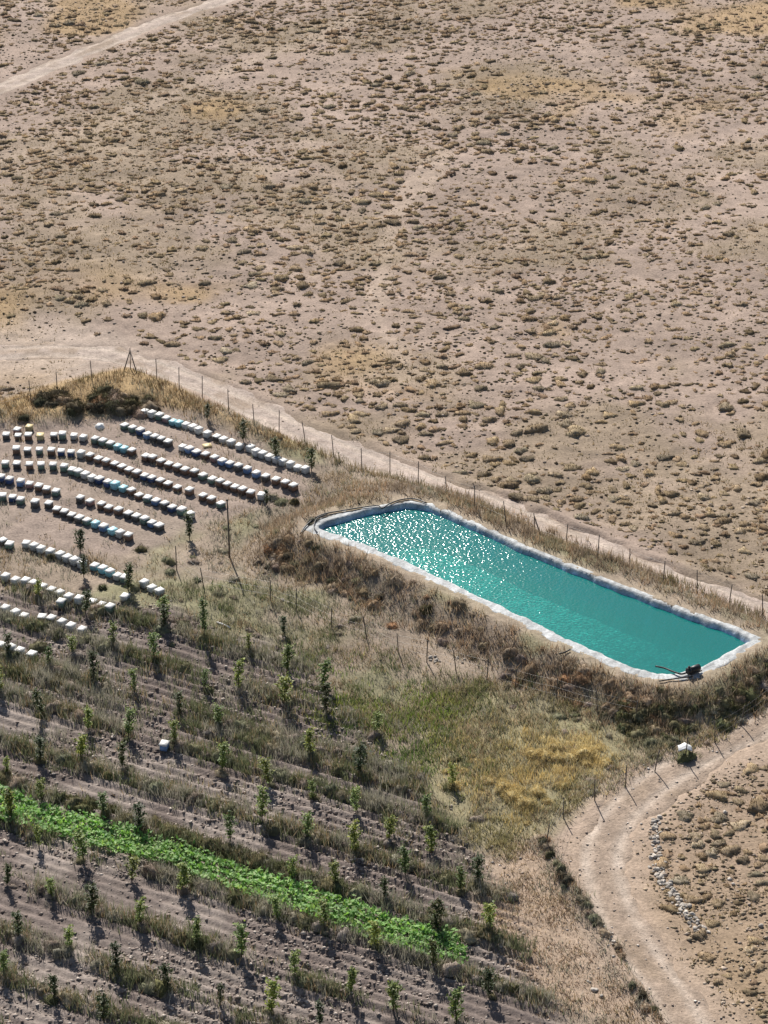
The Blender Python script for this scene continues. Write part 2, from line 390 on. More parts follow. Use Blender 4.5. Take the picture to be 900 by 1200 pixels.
# ------------------------------------------------------------------ pond: liner and water
ax = gp(890, 746, RIM) - gp(500, 591, RIM); ax /= np.linalg.norm(ax); ay = np.array([-ax[1], ax[0]])
loc = np.stack([POND @ ax, POND @ ay], 1); lo, hi = loc.min(0) - .5, loc.max(0) + .5
def pond_grid(step):
    a = np.arange(lo[0], hi[0], step); b = np.arange(lo[1], hi[1], step); A, B = np.meshgrid(a, b)
    x = A * ax[0] + B * ay[0]; y = A * ax[1] + B * ay[1]; return x, y, A, B
def keep(mask, x, y, z, col=None):
    ny, nx = x.shape; I = np.arange(nx * ny).reshape(ny, nx)
    Q = np.stack([I[:-1, :-1], I[:-1, 1:], I[1:, 1:], I[1:, :-1]], -1)
    k = mask[:-1, :-1] & mask[:-1, 1:] & mask[1:, 1:] & mask[1:, :-1]; Q = Q[k]
    used = np.unique(Q); mp = np.full(nx * ny, -1); mp[used] = np.arange(len(used))
    return np.stack([x, y, z], -1).reshape(-1, 3)[used], mp[Q]
WL = RIM - .30
x, y, A, B = pond_grid(.11); d = sdf(x, y, POND) + (fbm(x, y, .9, 301, 4) - .5) * .3
DEPTH = 1.9; FLAT = .24 + .40 * ss(2.0, -2.0, dpoly(x, y, NEARS) - dpoly(x, y, FARS))
wr = fbm(A * 3 + B * .6, B * .7, .9, 303, 3)
z = np.where(d > -FLAT, RIM + .015 + (wr - .5) * .05 + (d + FLAT) * -.03, np.maximum(RIM + .03 + (d + FLAT) * 1.75, RIM - DEPTH) + (wr - .5) * .04)
z = np.where(d > .12, z - (d - .12) * 2.5, z)
Vl, Ql = keep(d < .3, x, y, z)
ul = Vl[:, 2]; wv = fbm((Vl[:, 0] * ax[0] + Vl[:, 1] * ax[1]) * 3.2 + Vl[:, 0] * .8, Vl[:, 1] * .9, .8, 305, 3); silt = ss(RIM - 1.0, RIM - 1.75, ul) ; lc = lerp(np.zeros((len(Vl), 3)) + np.array([.42, .43, .43]), [.36, .54, .46], silt); lc = lerp(lc, [.17, .29, .46], ss(RIM - .06, RIM - .35, ul) * (1 - silt)) * (.55 + .9 * wv)[:, None]  # inner walls coloured darker blue: the far slope's shade put into the liner colour
m = mat('pond_liner_sheet', (1, 1, 1), .6, .06, noise=(8, .34), bump=.03, noise2=(1.6, .26), attr=True)
tag(obj('pond_liner', mesh_np('pond_liner', Vl, Ql, lc, True), m), 'pale plastic sheet lining the pond and lapping its rim', 'liner', kind='structure')
x, y, A, B = pond_grid(.25); d = sdf(x, y, POND)
Vw, Qw = keep(d < -.12, x, y, np.full(x.shape, WL))
wm = bpy.data.materials.new('turquoise_water'); wm.use_nodes = True; t = wm.node_tree; N = t.nodes; L = t.links
N.remove(N['Principled BSDF'])
geo = N.new('ShaderNodeNewGeometry')
def wave(sc, det, stretch):
    mp = N.new('ShaderNodeMapping'); mp.inputs['Rotation'].default_value = (0, 0, .5); mp.inputs['Scale'].default_value = stretch
    n = N.new('ShaderNodeTexNoise'); n.inputs['Scale'].default_value = sc; n.inputs['Detail'].default_value = det; n.inputs['Roughness'].default_value = .55
    L.new(geo.outputs['Position'], mp.inputs[0]); L.new(mp.outputs[0], n.inputs['Vector']); return n.outputs['Fac']
w1 = wave(6.3, .7, (1, 1.5, 1)); wb = wave(.16, 2, (1, 1, 1))
# livelier ripples where the wind reaches, calm in the lee at the pump end
sx = N.new('ShaderNodeVectorMath'); sx.operation = 'DOT_PRODUCT'; L.new(geo.outputs['Position'], sx.inputs[0]); sx.inputs[1].default_value = (ax[0], ax[1], 0)
pa, pb = float(gp(540, 645, RIM) @ ax), float(gp(735, 730, RIM) @ ax)
mr = N.new('ShaderNodeMapRange'); L.new(sx.outputs['Value'], mr.inputs['Value'])
mr.inputs['From Min'].default_value = pa; mr.inputs['From Max'].default_value = pb; mr.inputs['To Min'].default_value = .046; mr.inputs['To Max'].default_value = .008
bp = N.new('ShaderNodeBump'); bp.inputs['Strength'].default_value = 1; L.new(w1, bp.inputs['Height']); L.new(mr.outputs[0], bp.inputs['Distance'])
gl = N.new('ShaderNodeBsdfGlossy'); gl.inputs['Roughness'].default_value = .155; gl.inputs['Color'].default_value = (1, 1, 1, 1); L.new(bp.outputs[0], gl.inputs['Normal'])
tp = N.new('ShaderNodeBsdfTransparent'); tp.inputs['Color'].default_value = (.31, .89, .86, 1)
df = N.new('ShaderNodeBsdfDiffuse'); df.inputs['Color'].default_value = (.02, .43, .385, 1)
mx = N.new('ShaderNodeMixShader'); mx.inputs[0].default_value = .30; L.new(tp.outputs[0], mx.inputs[1]); L.new(df.outputs[0], mx.inputs[2])
fr = N.new('ShaderNodeFresnel'); fr.inputs['IOR'].default_value = 1.33; L.new(bp.outputs[0], fr.inputs['Normal'])
m2 = N.new('ShaderNodeMixShader'); L.new(fr.outputs[0], m2.inputs[0]); L.new(mx.outputs[0], m2.inputs[1]); L.new(gl.outputs[0], m2.inputs[2])
L.new(m2.outputs[0], N['Material Output'].inputs['Surface'])
tag(obj('water', mesh_np('water', Vw, Qw, None, True), wm), 'turquoise rippled water filling the lined pond', 'water', kind='structure')

# ------------------------------------------------------------------ plants: shape builders
def ico_dome(n=9, k=4):
    V = [[0, 0, 1]]
    for j in range(1, k + 1):
        p = j / k * math.pi / 2 * 1.08
        for i in range(n): q = 2 * math.pi * (i + .5 * j) / n; V.append([math.sin(p) * math.cos(q), math.sin(p) * math.sin(q), math.cos(p)])
    T = [(0, 1 + i, 1 + (i + 1) % n) for i in range(n)]
    for j in range(k - 1):
        for i in range(n):
            a, b = 1 + j * n + i, 1 + j * n + (i + 1) % n; c, d = a + n, b + n; T += [(a, c, b), (b, c, d)]
    return np.array(V), np.array(T)
DOME = ico_dome()

def bush_geo(rng, r, h, n, leaf, c0, c1, spiky=.6, core=.86, lob=.25, dome=None):
    """low cushion: lumpy core with many small twig and leaf faces standing off it"""
    m = MB(); V, T = dome or DOME; V = V.copy()
    ph = rng.random(6) * 6.28; q = np.arctan2(V[:, 1], V[:, 0])
    def rad(q, el): return 1 + lob * np.sin(2 * q + ph[0]) * .6 + lob * np.sin(3 * q + ph[1]) * .5 + lob * .5 * np.sin(5 * q + ph[2]) + .12 * np.sin(7 * el + ph[3] + 2 * q)
    V = V * rad(q, V[:, 2])[:, None] * (1 + (rng.random((len(V), 1)) - .5) * .25)
    c0, c1 = np.array(c0), np.array(c1)
    m.add(V * np.array([r, r, h]) * core, T, c0 + (c1 - c0) * rng.random((len(V), 1)) * .8)
    q = rng.random(n) * 6.283; z = rng.random(n) ** .8; s = np.sqrt(1 - z * z)
    D = np.stack([s * np.cos(q), s * np.sin(q), z], 1)
    P = D * rad(q, z)[:, None] * np.array([r, r, h]) * (.78 + .26 * rng.random((n, 1)))
    U = D * np.array([.8, .8, 1.2]) + (rng.random((n, 3)) - .5) * 1.1; U /= np.linalg.norm(U, axis=1)[:, None]
    W = np.cross(U, rng.standard_normal((n, 3))); W /= np.linalg.norm(W, axis=1)[:, None]
    L_ = leaf * (.6 + .8 * rng.random((n, 1)))
    tri = np.stack([P - W * L_ * .5 * (1 - spiky * .5), P + W * L_ * .5 * (1 - spiky * .5), P + U * L_ * (1 + spiky)], 1).reshape(-1, 3)
    cc = c0 + (c1 - c0) * rng.random((n, 1)); cc = np.repeat(cc * (.8 + .4 * rng.random((n, 1))), 3, 0)
    m.add(tri, np.arange(3 * n).reshape(-1, 3), cc); return m

def blades(rng, P, hgt, wid, lean, col, seg=1):
    """upright grass blades: one slim triangle each (vectorised). P: (n,3) feet"""
    n = len(P); q = rng.random(n) * 6.283; hgt = np.broadcast_to(hgt, (n,)) * (.55 + .75 * rng.random(n)); l = lean * (rng.random(n) * 1.3)
    tip = P + np.stack([np.cos(q) * l * hgt, np.sin(q) * l * hgt, hgt], 1)
    a = rng.random(n) * 6.283; W = np.stack([np.cos(a), np.sin(a), 0 * a], 1) * (np.broadcast_to(wid, (n,)) * (.6 + .8 * rng.random(n)))[:, None] * .5
    tri = np.stack([P - W - [0, 0, .02], P + W - [0, 0, .02], tip], 1).reshape(-1, 3)
    return tri, np.arange(3 * n).reshape(-1, 3), np.repeat(col * (.75 + .5 * rng.random((n, 1))), 3, 0)

def pick(rng, cols, n):
    c = np.array(cols); return c[rng.integers(0, len(c), n)]

def scatter(rng, x0, x1, y0, y1, n, dens):
    x = x0 + (x1 - x0) * rng.random(n); y = y0 + (y1 - y0) * rng.random(n); k = rng.random(n) < dens(x, y); return x[k], y[k]

def project(x, y, z=0):
    dx, dy, dz = x, y, z - CAMH; dep = dy * CD - dz * SD; return 450 + F * dx / dep, 600 - F * (dy * SD + dz * CD) / dep, dep

OL = [(.20, .162, .108), (.24, .195, .14), (.20, .17, .11)]
# --- cushion shrubs of the steppe: nearest 300 single objects, the rest one sheet of stuff
var = []
for i in range(8):
    c0 = OL[i % 3]; c1 = [(.44, .365, .27), (.38, .33, .225), (.48, .41, .32)][i % 3]
    var.append(bush_geo(RNG, .5, .5 * RNG.uniform(.34, .52), 200, .055, c0, c1, .6, .95, lob=.30))
def steppe_density(x, y):
    out = sdf(x, y, INFENCE)
    k = ss(.8, 1.8, out) * ss(1.7, 2.6, dpoly(x, y, T1)) * ss(1.5, 2.2, dpoly(x, y, T2)) * ss(2.0, 3.0, dpoly(x, y, T3))
    k = k * (.25 + .75 * ss(.4, 1.1, dpoly(x, y, PATH))) * (.3 + .7 * ss(.4, 1.1, dpoly(x, y, PATH2)))
    k = k * (.3 + .7 * ss(.36, .60, fbm(x, y, 16, 401))) * (.3 + .7 * ss(.36, .54, fbm(x, y, 4.5, 402)))
    k = np.where(y < 112, np.minimum(k * 2.2, 1), k); lt = ss(gp(230, 440)[0], gp(60, 420)[0], x); return k * (1 - lt * ss(9, 5, dpoly(x, y, T1)))
bx, by = scatter(RNG, -62, 62, 80, 262, 100000, steppe_density)
# keep apart
order = RNG.permutation(len(bx)); bx, by = bx[order], by[order]
br = (.15 + .36 * RNG.random(len(bx)) ** 1.7 + .14 * (RNG.random(len(bx)) < .05)) * (.45 + 1.15 * fbm(bx, by, 9, 403))
cell = {}; kept = []
for i in range(len(bx)):
    ci, cj = int(bx[i] // 1.2), int(by[i] // 1.2); ok = True
    for a in (-1, 0, 1):
        for b in (-1, 0, 1):
            for j in cell.get((ci + a, cj + b), ()):
                if (bx[i] - bx[j]) ** 2 + (by[i] - by[j]) ** 2 < (.84 * (br[i] + br[j])) ** 2: ok = False; break
            if not ok: break
        if not ok: break
    if ok: cell.setdefault((ci, cj), []).append(i); kept.append(i)
bx, by, br = bx[kept], by[kept], br[kept]; bz = H(bx, by)
px_, py_, dep_ = project(bx, by, bz); vis = (px_ > 3) & (px_ < 897) & (py_ > 5) & (py_ < 1195)
score = np.where(vis, br / dep_, 0); top = set(np.argsort(-score)[:300].tolist())
bmesh_ = [v.mesh('cushion_shrub_%d' % i) for i, v in enumerate(var)]
for i in sorted(top):
    k = int(RNG.integers(0, 8)); s = br[i] / .5
    lower = dpoly(bx[i], by[i], T3) < 12 and px_[i] > 700
    o = obj('cushion_shrub', bmesh_[k], M['bush'], None, (bx[i], by[i], bz[i] - .03), RNG.random() * 6.28, (s * RNG.uniform(.9, 1.3), s * RNG.uniform(.8, 1.1), s * RNG.uniform(.8, 1.15)))
    if lower: tag(o, 'low brownish cushion shrub on the dry slope right of the farm lane', 'shrub', 'cushion shrubs beside the lane')
    else: tag(o, 'larger olive brown cushion shrub on the open steppe beyond the dirt track', 'shrub', 'larger cushion shrubs on the steppe')
arrs = [v.arr() for v in var]; small = [bush_geo(RNG, .5, .5 * RNG.uniform(.34, .54), 26, .10, OL[i % 3], (.44, .37, .275), .5, .97, lob=.32, dome=ico_dome(8, 3)) for i in range(8)]
sarr = [v.arr() for v in small]
def merge(arr, X_, Y_, Z_, R_, rng, hs=(.8, 1.15), tint=.3):
    vs, fs, cs, n = [], [], [], 0
    for x, y, z, r in zip(X_, Y_, Z_, R_):
        Vv, Tt, Cc = arr[rng.integers(0, len(arr))]; q = rng.random() * 6.283; c, s = math.cos(q), math.sin(q); k = r / .5
        a, b = Vv[:, 0] * k * rng.uniform(.95, 1.5), Vv[:, 1] * k * .95
        vs.append(np.stack([a * c - b * s + x, a * s + b * c + y, Vv[:, 2] * k * rng.uniform(*hs) + z], 1)); fs.append(Tt + n); n += len(Vv)
        cs.append(Cc * (1 + (rng.random() - .5) * 2 * tint) * np.array([1 + .13 * rng.random(), 1, 1 - .12 * rng.random()]))
    return np.vstack(vs), np.vstack(fs), np.vstack(cs)
rest = [i for i in range(len(bx)) if i not in top]
o = obj('steppe_scrub', mesh_np('steppe_scrub', *merge(sarr, bx[rest], by[rest], bz[rest] - .03, br[rest], RNG)), M['bush'])
tag(o, 'countless small cushion shrubs scattered over the dry steppe', 'scrub', kind='stuff')
print('cushion shrubs', len(bx))

# --- short dry grass everywhere on the steppe and banks (stuff)
def grass(name, label, n, dens, box, hgt, wid, lean, cols, seed, clump=5, spread=.12, matk='veg'):
    rng = np.random.default_rng(seed); x, y = scatter(rng, *box, n, dens)
    x = np.repeat(x, clump) + rng.normal(0, spread, len(x) * clump); y = np.repeat(y, clump) + rng.normal(0, spread, len(y) * clump)
    k = sdf(x, y, POND) > .15; x, y = x[k], y[k]; z = H(x, y)
    V_, T_, C_ = blades(rng, np.stack([x, y, z], 1), hgt * (.6 + .8 * fbm(x, y, 2.5, seed)), wid, lean, np.array(cols)[(np.clip((fbm(x, y, 1.7, seed + 9, 3) - .5) * 2.6 + .5 + rng.normal(0, .17, len(x)), 0, .999) * len(cols)).astype(int)])
    print(name, len(T_))
    return tag(obj(name, mesh_np(name, V_, T_, C_), M[matk]), label, 'grass', kind='stuff')
TAN = [(.42, .33, .22), (.36, .27, .16), (.30, .24, .16), (.46, .38, .28)]
GRY = [(.35, .335, .28), (.285, .285, .22), (.44, .41, .35), (.23, .25, .165)]
def d_steppe(x, y):
    return ss(.2, 1, sdf(x, y, INFENCE)) * ss(1.2, 1.9, dpoly(x, y, T1)) * ss(1.2, 1.8, dpoly(x, y, T2)) * ss(1.6, 2.4, dpoly(x, y, T3)) * (.06 + .5 * ss(113, 110, y) + ss(.47, .66, fbm(x, y, 11, 104, 4)) + .7 * ss(.58, .7, fbm(x, y, 14, 105, 3)))
grass('steppe_grass', 'short dry grass patches on the open steppe', 30000, d_steppe, (-50, 50, 82, 250), .13, .07, .9, [(.22, .18, .09), (.30, .24, .13), (.34, .25, .12), (.26, .22, .12)], 501, 5, .22)
def rowd(x, y): 
    v = across(x, y); return np.min([np.abs(v - r) for r in ROWS], 0)
def d_rows(x, y):
    return orchard_mask(x, y) * np.exp(-(rowd(x, y) / .54) ** 2) * (.15 + .85 * ss(.30, .5, fbm(x, y, 3.0, 601))) + orchard_mask(x, y) * .16 * ss(4, 7, across(x, y)) * ss(.42, .62, fbm(x, y, 1.8, 602))
grass('row_weeds', 'tan and grey dry weeds along the orchard tree rows', 92000, d_rows, (-30, 20, 80, 125), .52, .04, .5, GRY + GRY + TAN[:2] + [(.14, .16, .085), (.17, .19, .11), (.12, .15, .07), (.20, .22, .13)], 502, 6, .14)
def d_inside(x, y):
    d = sdf(x, y, POND)
    return ss(0, -.6, sdf(x, y, INFENCE)) * (1 - orchard_mask(x, y)) * (1 - .8 * ss(.6, -.6, sdf(x, y, YARD))) * (.2 + .8 * ss(.35, .6, fbm(x, y, 3, 611))) * ss(.5, 1.0, d)
grass('scrub_grass', 'dry tangled grass on the rough ground round the pond', 42000, d_inside, (-30, 34, 82, 150), .28, .045, .8, GRY + TAN, 503, 7, .2)
def d_bank(x, y):
    d = sdf(x, y, POND); return ss(.35, .8, d) * ss(4.4, 2.4, d) * (.3 + .7 * ss(.35, .55, fbm(x, y, 2.2, 621)))
grass('bank_grass', 'brown bent grass covering the outer pond banks', 34000, d_bank, (-8, 30, 95, 150), .46, .05, .6, [(.31, .245, .185), (.39, .32, .245), (.27, .215, .165), (.46, .385, .30), (.42, .29, .195), (.47, .355, .245), (.31, .265, .185)], 504, 6, .17)
def d_yell(x, y): return ss(1, -1.8, sdf(x, y, YELL) + (fbm(x, y, 3, 631) - .5) * 6) * (.12 + .88 * ss(.42, .58, fbm(x, y, 1.8, 632)))
grass('golden_grass', 'golden yellow dry grass patch below the pond corner', 14000, d_yell, (0, 18, 90, 112), .36, .04, .5, [(.52, .44, .25), (.66, .53, .25), (.62, .52, .30), (.72, .62, .36)], 505, 7, .16)
THK = pts([(20, 486), (60, 468), (120, 452), (180, 466), (170, 480), (125, 494), (50, 500)])
def d_corner(x, y): return (1 - .85 * ss(.3, -.3, sdf(x, y, THK))) * ss(.2, -.7, sdf(x, y, CORNER)) * (.35 + .65 * ss(.35, .55, fbm(x, y, 2.5, 641)))
grass('verge_grass', 'ochre grass along the inside of the track fence', 16000, d_corner, (-30, 8, 125, 165), .36, .05, .6, [(.30, .215, .12), (.36, .275, .17), (.25, .19, .11), (.22, .145, .09), (.24, .20, .12)], 506, 6, .18)
def d_green(x, y): return ss(1.5, -2.5, sdf(x, y, GREEN) + (fbm(x, y, 3, 651) - .5) * 7) * (.08 + .92 * ss(.5, .62, fbm(x, y, 1.8, 652)))
grass('green_weeds', 'green weeds on the damp ground below the pond bank', 20000, d_green, (-10, 14, 92, 125), .28, .045, .6, [(.13, .19, .05), (.19, .23, .07), (.24, .25, .11), (.09, .15, .05)], 507, 6, .2, 'green')
def d_rough(x, y): return ss(.4, -.6, sdf(x, y, ROUGH)) * (1 - .8 * d_yell(x, y)) * (.10 + .90 * ss(.40, .56, fbm(x, y, 1.2, 681)))
grass('tussock_grass', 'mottled olive and straw tussock grass between pond bank and lane', 26000, d_rough, (0, 34, 90, 125), .30, .045, .7, [(.30, .28, .15), (.38, .34, .19), (.47, .41, .25), (.24, .24, .13), (.48, .37, .25), (.40, .38, .27)], 509, 7, .13)
def d_ridge(x, y): return ss(.8, .2, dpoly(x, y, RIDGE) + (fbm(x, y, 1.5, 691) - .5) * .9)
grass('ridge_grass', 'brown and grey weeds along the low bank left of the lane', 5000, d_ridge, (2, 20, 80, 108), .32, .04, .5, GRY + [(.34, .24, .15), (.27, .20, .14)], 510, 7, .13)
def d_stub(x, y): return ss(.8, -.6, sdf(x, y, STONY)) * (.3 + .7 * ss(.4, .6, fbm(x, y, 1.6, 695)))
grass('stubble_grass', 'straw and rust stubble on the stony ground left of the lane', 9000, d_stub, (2, 20, 80, 105), .14, .05, 1.1, [(.46, .37, .26), (.40, .29, .19), (.52, .45, .35), (.36, .27, .20)], 511, 6, .16)
FIELD = pts([(190, 690), (330, 680), (420, 730), (500, 775), (610, 800), (610, 870), (530, 960), (430, 900), (330, 810)])
def d_field(x, y): return ss(.8, -.8, sdf(x, y, FIELD) + (fbm(x, y, 3, 671) - .5) * 3) * (.12 + .88 * ss(.42, .58, fbm(x, y, 1.5, 672)))
grass('field_weeds', 'grey green weeds between the hive yard and the golden patch', 20000, d_field, (-18, 14, 90, 130), .32, .04, .6, [(.17, .19, .10), (.24, .24, .15), (.30, .28, .20), (.36, .32, .24), (.20, .22, .12), (.15, .19, .08)], 512, 6, .16)
FENCEV = smooth_line(pts([(358, 518), (424, 550), (490, 568), (593, 613), (700, 657), (817, 693), (935, 738)]), 3)
def d_fv(x, y): return ss(.9, .2, dpoly(x, y, FENCEV + np.array([-.2, -.5])) + (fbm(x, y, 2, 661) - .5) * 1.0)
grass('fence_weeds', 'tall olive weeds growing along the wire fence by the pond', 14000, d_fv, (-8, 34, 112, 142), .50, .045, .4, [(.19, .17, .09), (.26, .21, .13), (.14, .14, .07), (.32, .26, .17)], 508, 5, .14)

# --- green crop strip: leafy stuff
rng = np.random.default_rng(81)
x, y = scatter(rng, -28, 8, 80, 105, 150000, lambda a, b: ss(.12, -.25, sdf(a, b, STRIP) + .06 + (fbm(a, b, 1.3, 701) - .5) * .6) * (.7 + .3 * ss(.28, .45, fbm(a, b, .8, 704))))
z = H(x, y); hh = .14 + .55 * fbm(x, y, 1.1, 702, 3)
n = len(x); P = np.stack([x, y, z + hh * (.35 + .65 * rng.random(n))], 1)
q = rng.random(n) * 6.283; el = rng.normal(.5, .45, n); U = np.stack([np.cos(q) * np.cos(el), np.sin(q) * np.cos(el), np.sin(el)], 1)
W = np.stack([-np.sin(q), np.cos(q), 0 * q], 1); s = .15 * (.6 + .8 * rng.random((n, 1)))
tri = np.stack([P - U * s * .6, P + W * s * .42, P + U * s, P - W * s * .42], 1).reshape(-1, 3)
qd = np.arange(4 * n).reshape(-1, 4); T_ = np.vstack([qd[:, [0, 1, 2]], qd[:, [0, 2, 3]]])
cc = pick(rng, [(.20, .39, .10), (.24, .44, .12), (.17, .33, .09), (.31, .47, .16), (.13, .26, .08), (.30, .41, .16)], n) * (.75 + .5 * fbm(x, y, 2.2, 703))[:, None]
tag(obj('green_crop', mesh_np('green_crop', tri, T_, np.repeat(cc, 4, 0)), M['green']), 'bright green leafy crop strip across the lower orchard', 'crop', kind='stuff')
print('crop leaves', n)

# --- soil clods between the rows (stuff) and loose gravel
OCT_V = np.array([[1, 0, 0], [0, 1, 0], [-1, 0, 0], [0, -1, 0], [0, 0, 1], [0, 0, -1]], float)
OCT_T = np.array([[0, 1, 4], [1, 2, 4], [2, 3, 4], [3, 0, 4], [1, 0, 5], [2, 1, 5], [3, 2, 5], [0, 3, 5]])
def lumps(name, label, n, dens, box, r0, cols, seed, cat):
    rng = np.random.default_rng(seed); x, y = scatter(rng, *box, n, dens); n = len(x); z = H(x, y)
    r = r0 * (.5 + 1.3 * rng.random(n) ** 2.2)
    Vv = OCT_V[None] * (.6 + .8 * rng.random((n, 6, 3))) * r[:, None, None] * np.array([1.2, 1.0, .6]) + (rng.random((n, 6, 3)) - .5) * r[:, None, None] * .6
    Vv = Vv + np.stack([x, y, z + r * .2], 1)[:, None]
    Tt = (OCT_T[None] + 6 * np.arange(n)[:, None, None]).reshape(-1, 3)
    print(name, n)
    return tag(obj(name, mesh_np(name, Vv.reshape(-1, 3), Tt, np.repeat(pick(rng, cols, n) * (.8 + .4 * rng.random((n, 1))), 6, 0)), M['clod']), label, cat, kind='stuff')
lumps('soil_clods', 'broken soil clods between the orchard rows', 60000, lambda a, b: orchard_mask(a, b) * (.15 + .85 * ss(.4, .6, fbm(a, b, 3, 801))), (-30, 20, 80, 122), .065, [(.27, .22, .19), (.34, .285, .245), (.44, .385, .335), (.22, .175, .15)], 802, 'clods')
lumps('tiny_tufts', 'tiny dry tufts and pebbles dotting the open steppe', 60000, lambda a, b: .9 * ss(.3, 1.2, sdf(a, b, INFENCE)) * ss(1.6, 2.2, dpoly(a, b, T1)) * ss(1.3, 2.0, dpoly(a, b, T2)) * np.minimum(1, .35 + .65 * ss(.4, .6, fbm(a, b, 5, 811)) + ss(114, 110, b)) * ss(1.5, 2.4, dpoly(a, b, T3)), (-48, 48, 82, 250), .085, [(.25, .20, .13), (.20, .16, .10), (.30, .24, .17), (.38, .31, .25), (.17, .13, .085)], 812, 'tufts')
lumps('lane_side_tufts', 'tiny dry tufts on the slope right of the farm lane', 22000, lambda a, b: .9 * ss(.3, 1.0, sdf(a, b, INFENCE)) * ss(1.5, 2.2, dpoly(a, b, T3)) * (.3 + .7 * ss(.4, .6, fbm(a, b, 2, 813))), (6, 34, 80, 113), .06, [(.27, .21, .14), (.22, .17, .11), (.34, .27, .19), (.40, .33, .26), (.19, .145, .095)], 814, 'tufts')
lumps('loose_gravel', 'loose pale gravel on the lane, stony bank and yard', 26000, lambda a, b: .7 * ss(.8, -.5, sdf(a, b, STONY)) + .8 * ss(2.8, 1.6, dpoly(a, b, T3)) + .10 * ss(3, 2, dpoly(a, b, T1)) + .15 * ss(.5, -.5, sdf(a, b, YARD)), (-30, 34, 80, 165), .042, [(.46, .40, .34), (.36, .30, .25), (.54, .49, .44), (.28, .22, .18)], 803, 'gravel')

# --- weed bushes in the rows and scrub bushes on the pond bank: single things
def bank_variants(cols, n=6, leaf=.055, nf=420, hr=(.7, 1.0), lob=.28):
    return [bush_geo(RNG, .5, .5 * RNG.uniform(*hr), nf, leaf, cols[i % len(cols)][0], cols[i % len(cols)][1], 1.3, .82, lob).mesh('weed_bush_%d' % i) for i in range(n)]
WEEDV = bank_variants([((.15, .145, .11), (.36, .34, .275)), ((.12, .13, .085), (.28, .285, .20)), ((.17, .15, .135), (.40, .35, .31))])
BANKV = bank_variants([((.18, .145, .11), (.40, .33, .255)), ((.16, .14, .10), (.36, .31, .225)), ((.20, .13, .085), (.44, .29, .18)), ((.17, .14, .125), (.36, .30, .27)), ((.21, .165, .12), (.46, .37, .27))])
OLVV = bank_variants([((.07, .08, .042), (.19, .20, .11)), ((.09, .09, .055), (.24, .225, .14))])
GLDV = bank_variants([((.48, .385, .19), (.68, .57, .31))], 3, nf=650, leaf=.075)
DRKV = bank_variants([((.045, .042, .032), (.13, .115, .085)), ((.05, .05, .035), (.12, .12, .07))])
for me_ in GLDV: me_.materials.append(M['veg'])
def place_bush(name, vs, px, py, r, label, group, cat='bush', hs=1.0):
    p = gh(px, py)
    o = obj(name, vs[int(RNG.integers(0, len(vs)))], M['bush'], None, (p[0], p[1], p[2] - .04), RNG.random() * 6.28, (2 * r * RNG.uniform(.9, 1.25), 2 * r * RNG.uniform(.8, 1.1), 2 * r * hs * RNG.uniform(.8, 1.15)))
    return tag(o, label, cat, group)
# along rows
cnt = 0
for ri, r in enumerate(ROWS):
    u = -30.0
    while u < 40:
        u += RNG.uniform(.4, 1.0); p = S0 + RD * u + RN * (r + RNG.normal(0, .14))
        if not (-26 < p[0] < 16) or orchard_mask(p[0], p[1]) < .6 or cnt >= 300: continue
        a, b, _ = project(p[0], p[1], 0)
        if a < -15 or a > 640 or b > 1215: continue
        if fbm(p[0], p[1], 3.0, 601) < .34 + .10 * RNG.random(): continue
        if inside(p[0], p[1], STRIP): continue
        s = RNG.uniform(.24, .50) * (1.25 if abs(r - ROWS[5]) < .1 else 1)
        vs = OLVV if RNG.random() < (.7 if abs(acr_px(210, 983) - r) < .3 else .22) else WEEDV
        place_bush('weed_bush', vs, a, b, s, 'scruffy grey green weed bush growing in an orchard tree row', 'weed bushes along the orchard rows'); cnt += 1
print('weed bushes', cnt)
for i in range(46):
    a = RNG.uniform(-5, 350); b = 916 + a * .325 + RNG.uniform(-9, 3)
    place_bush('strip_edge_bush', OLVV, a, b, RNG.uniform(.28, .52), 'dark olive bush along the upper edge of the green crop strip', 'bushes above the crop strip')
# outer bank of the pond on the near side
nb = smooth_line(NEARS, 8); tgv = np.gradient(nb, axis=0); tgv /= np.linalg.norm(tgv, axis=1)[:, None]; nv = np.stack([tgv[:, 1], -tgv[:, 0]], 1)
for i in range(150):
    k = RNG.integers(0, len(nb)); off = RNG.uniform(.8, 3.4); p = nb[k] + nv[k] * off + RNG.normal(0, .3, 2)
    if sdf(p[0], p[1], POND) < .75: continue
    a, b, _ = project(p[0], p[1], float(H(p[0], p[1])))
    if not (300 < a < 905): continue
    right = a > 770
    vs = (OLVV if RNG.random() < .75 else BANKV) if right else (BANKV if RNG.random() < .93 else DRKV)
    place_bush('bank_bush', vs, a, b, RNG.uniform(.22, .5) * (.75 if off < 1.4 else 1), 'olive bush on the pond bank at its right corner' if right else 'brown dry bush on the near outer bank of the pond', 'bushes on the pond bank')
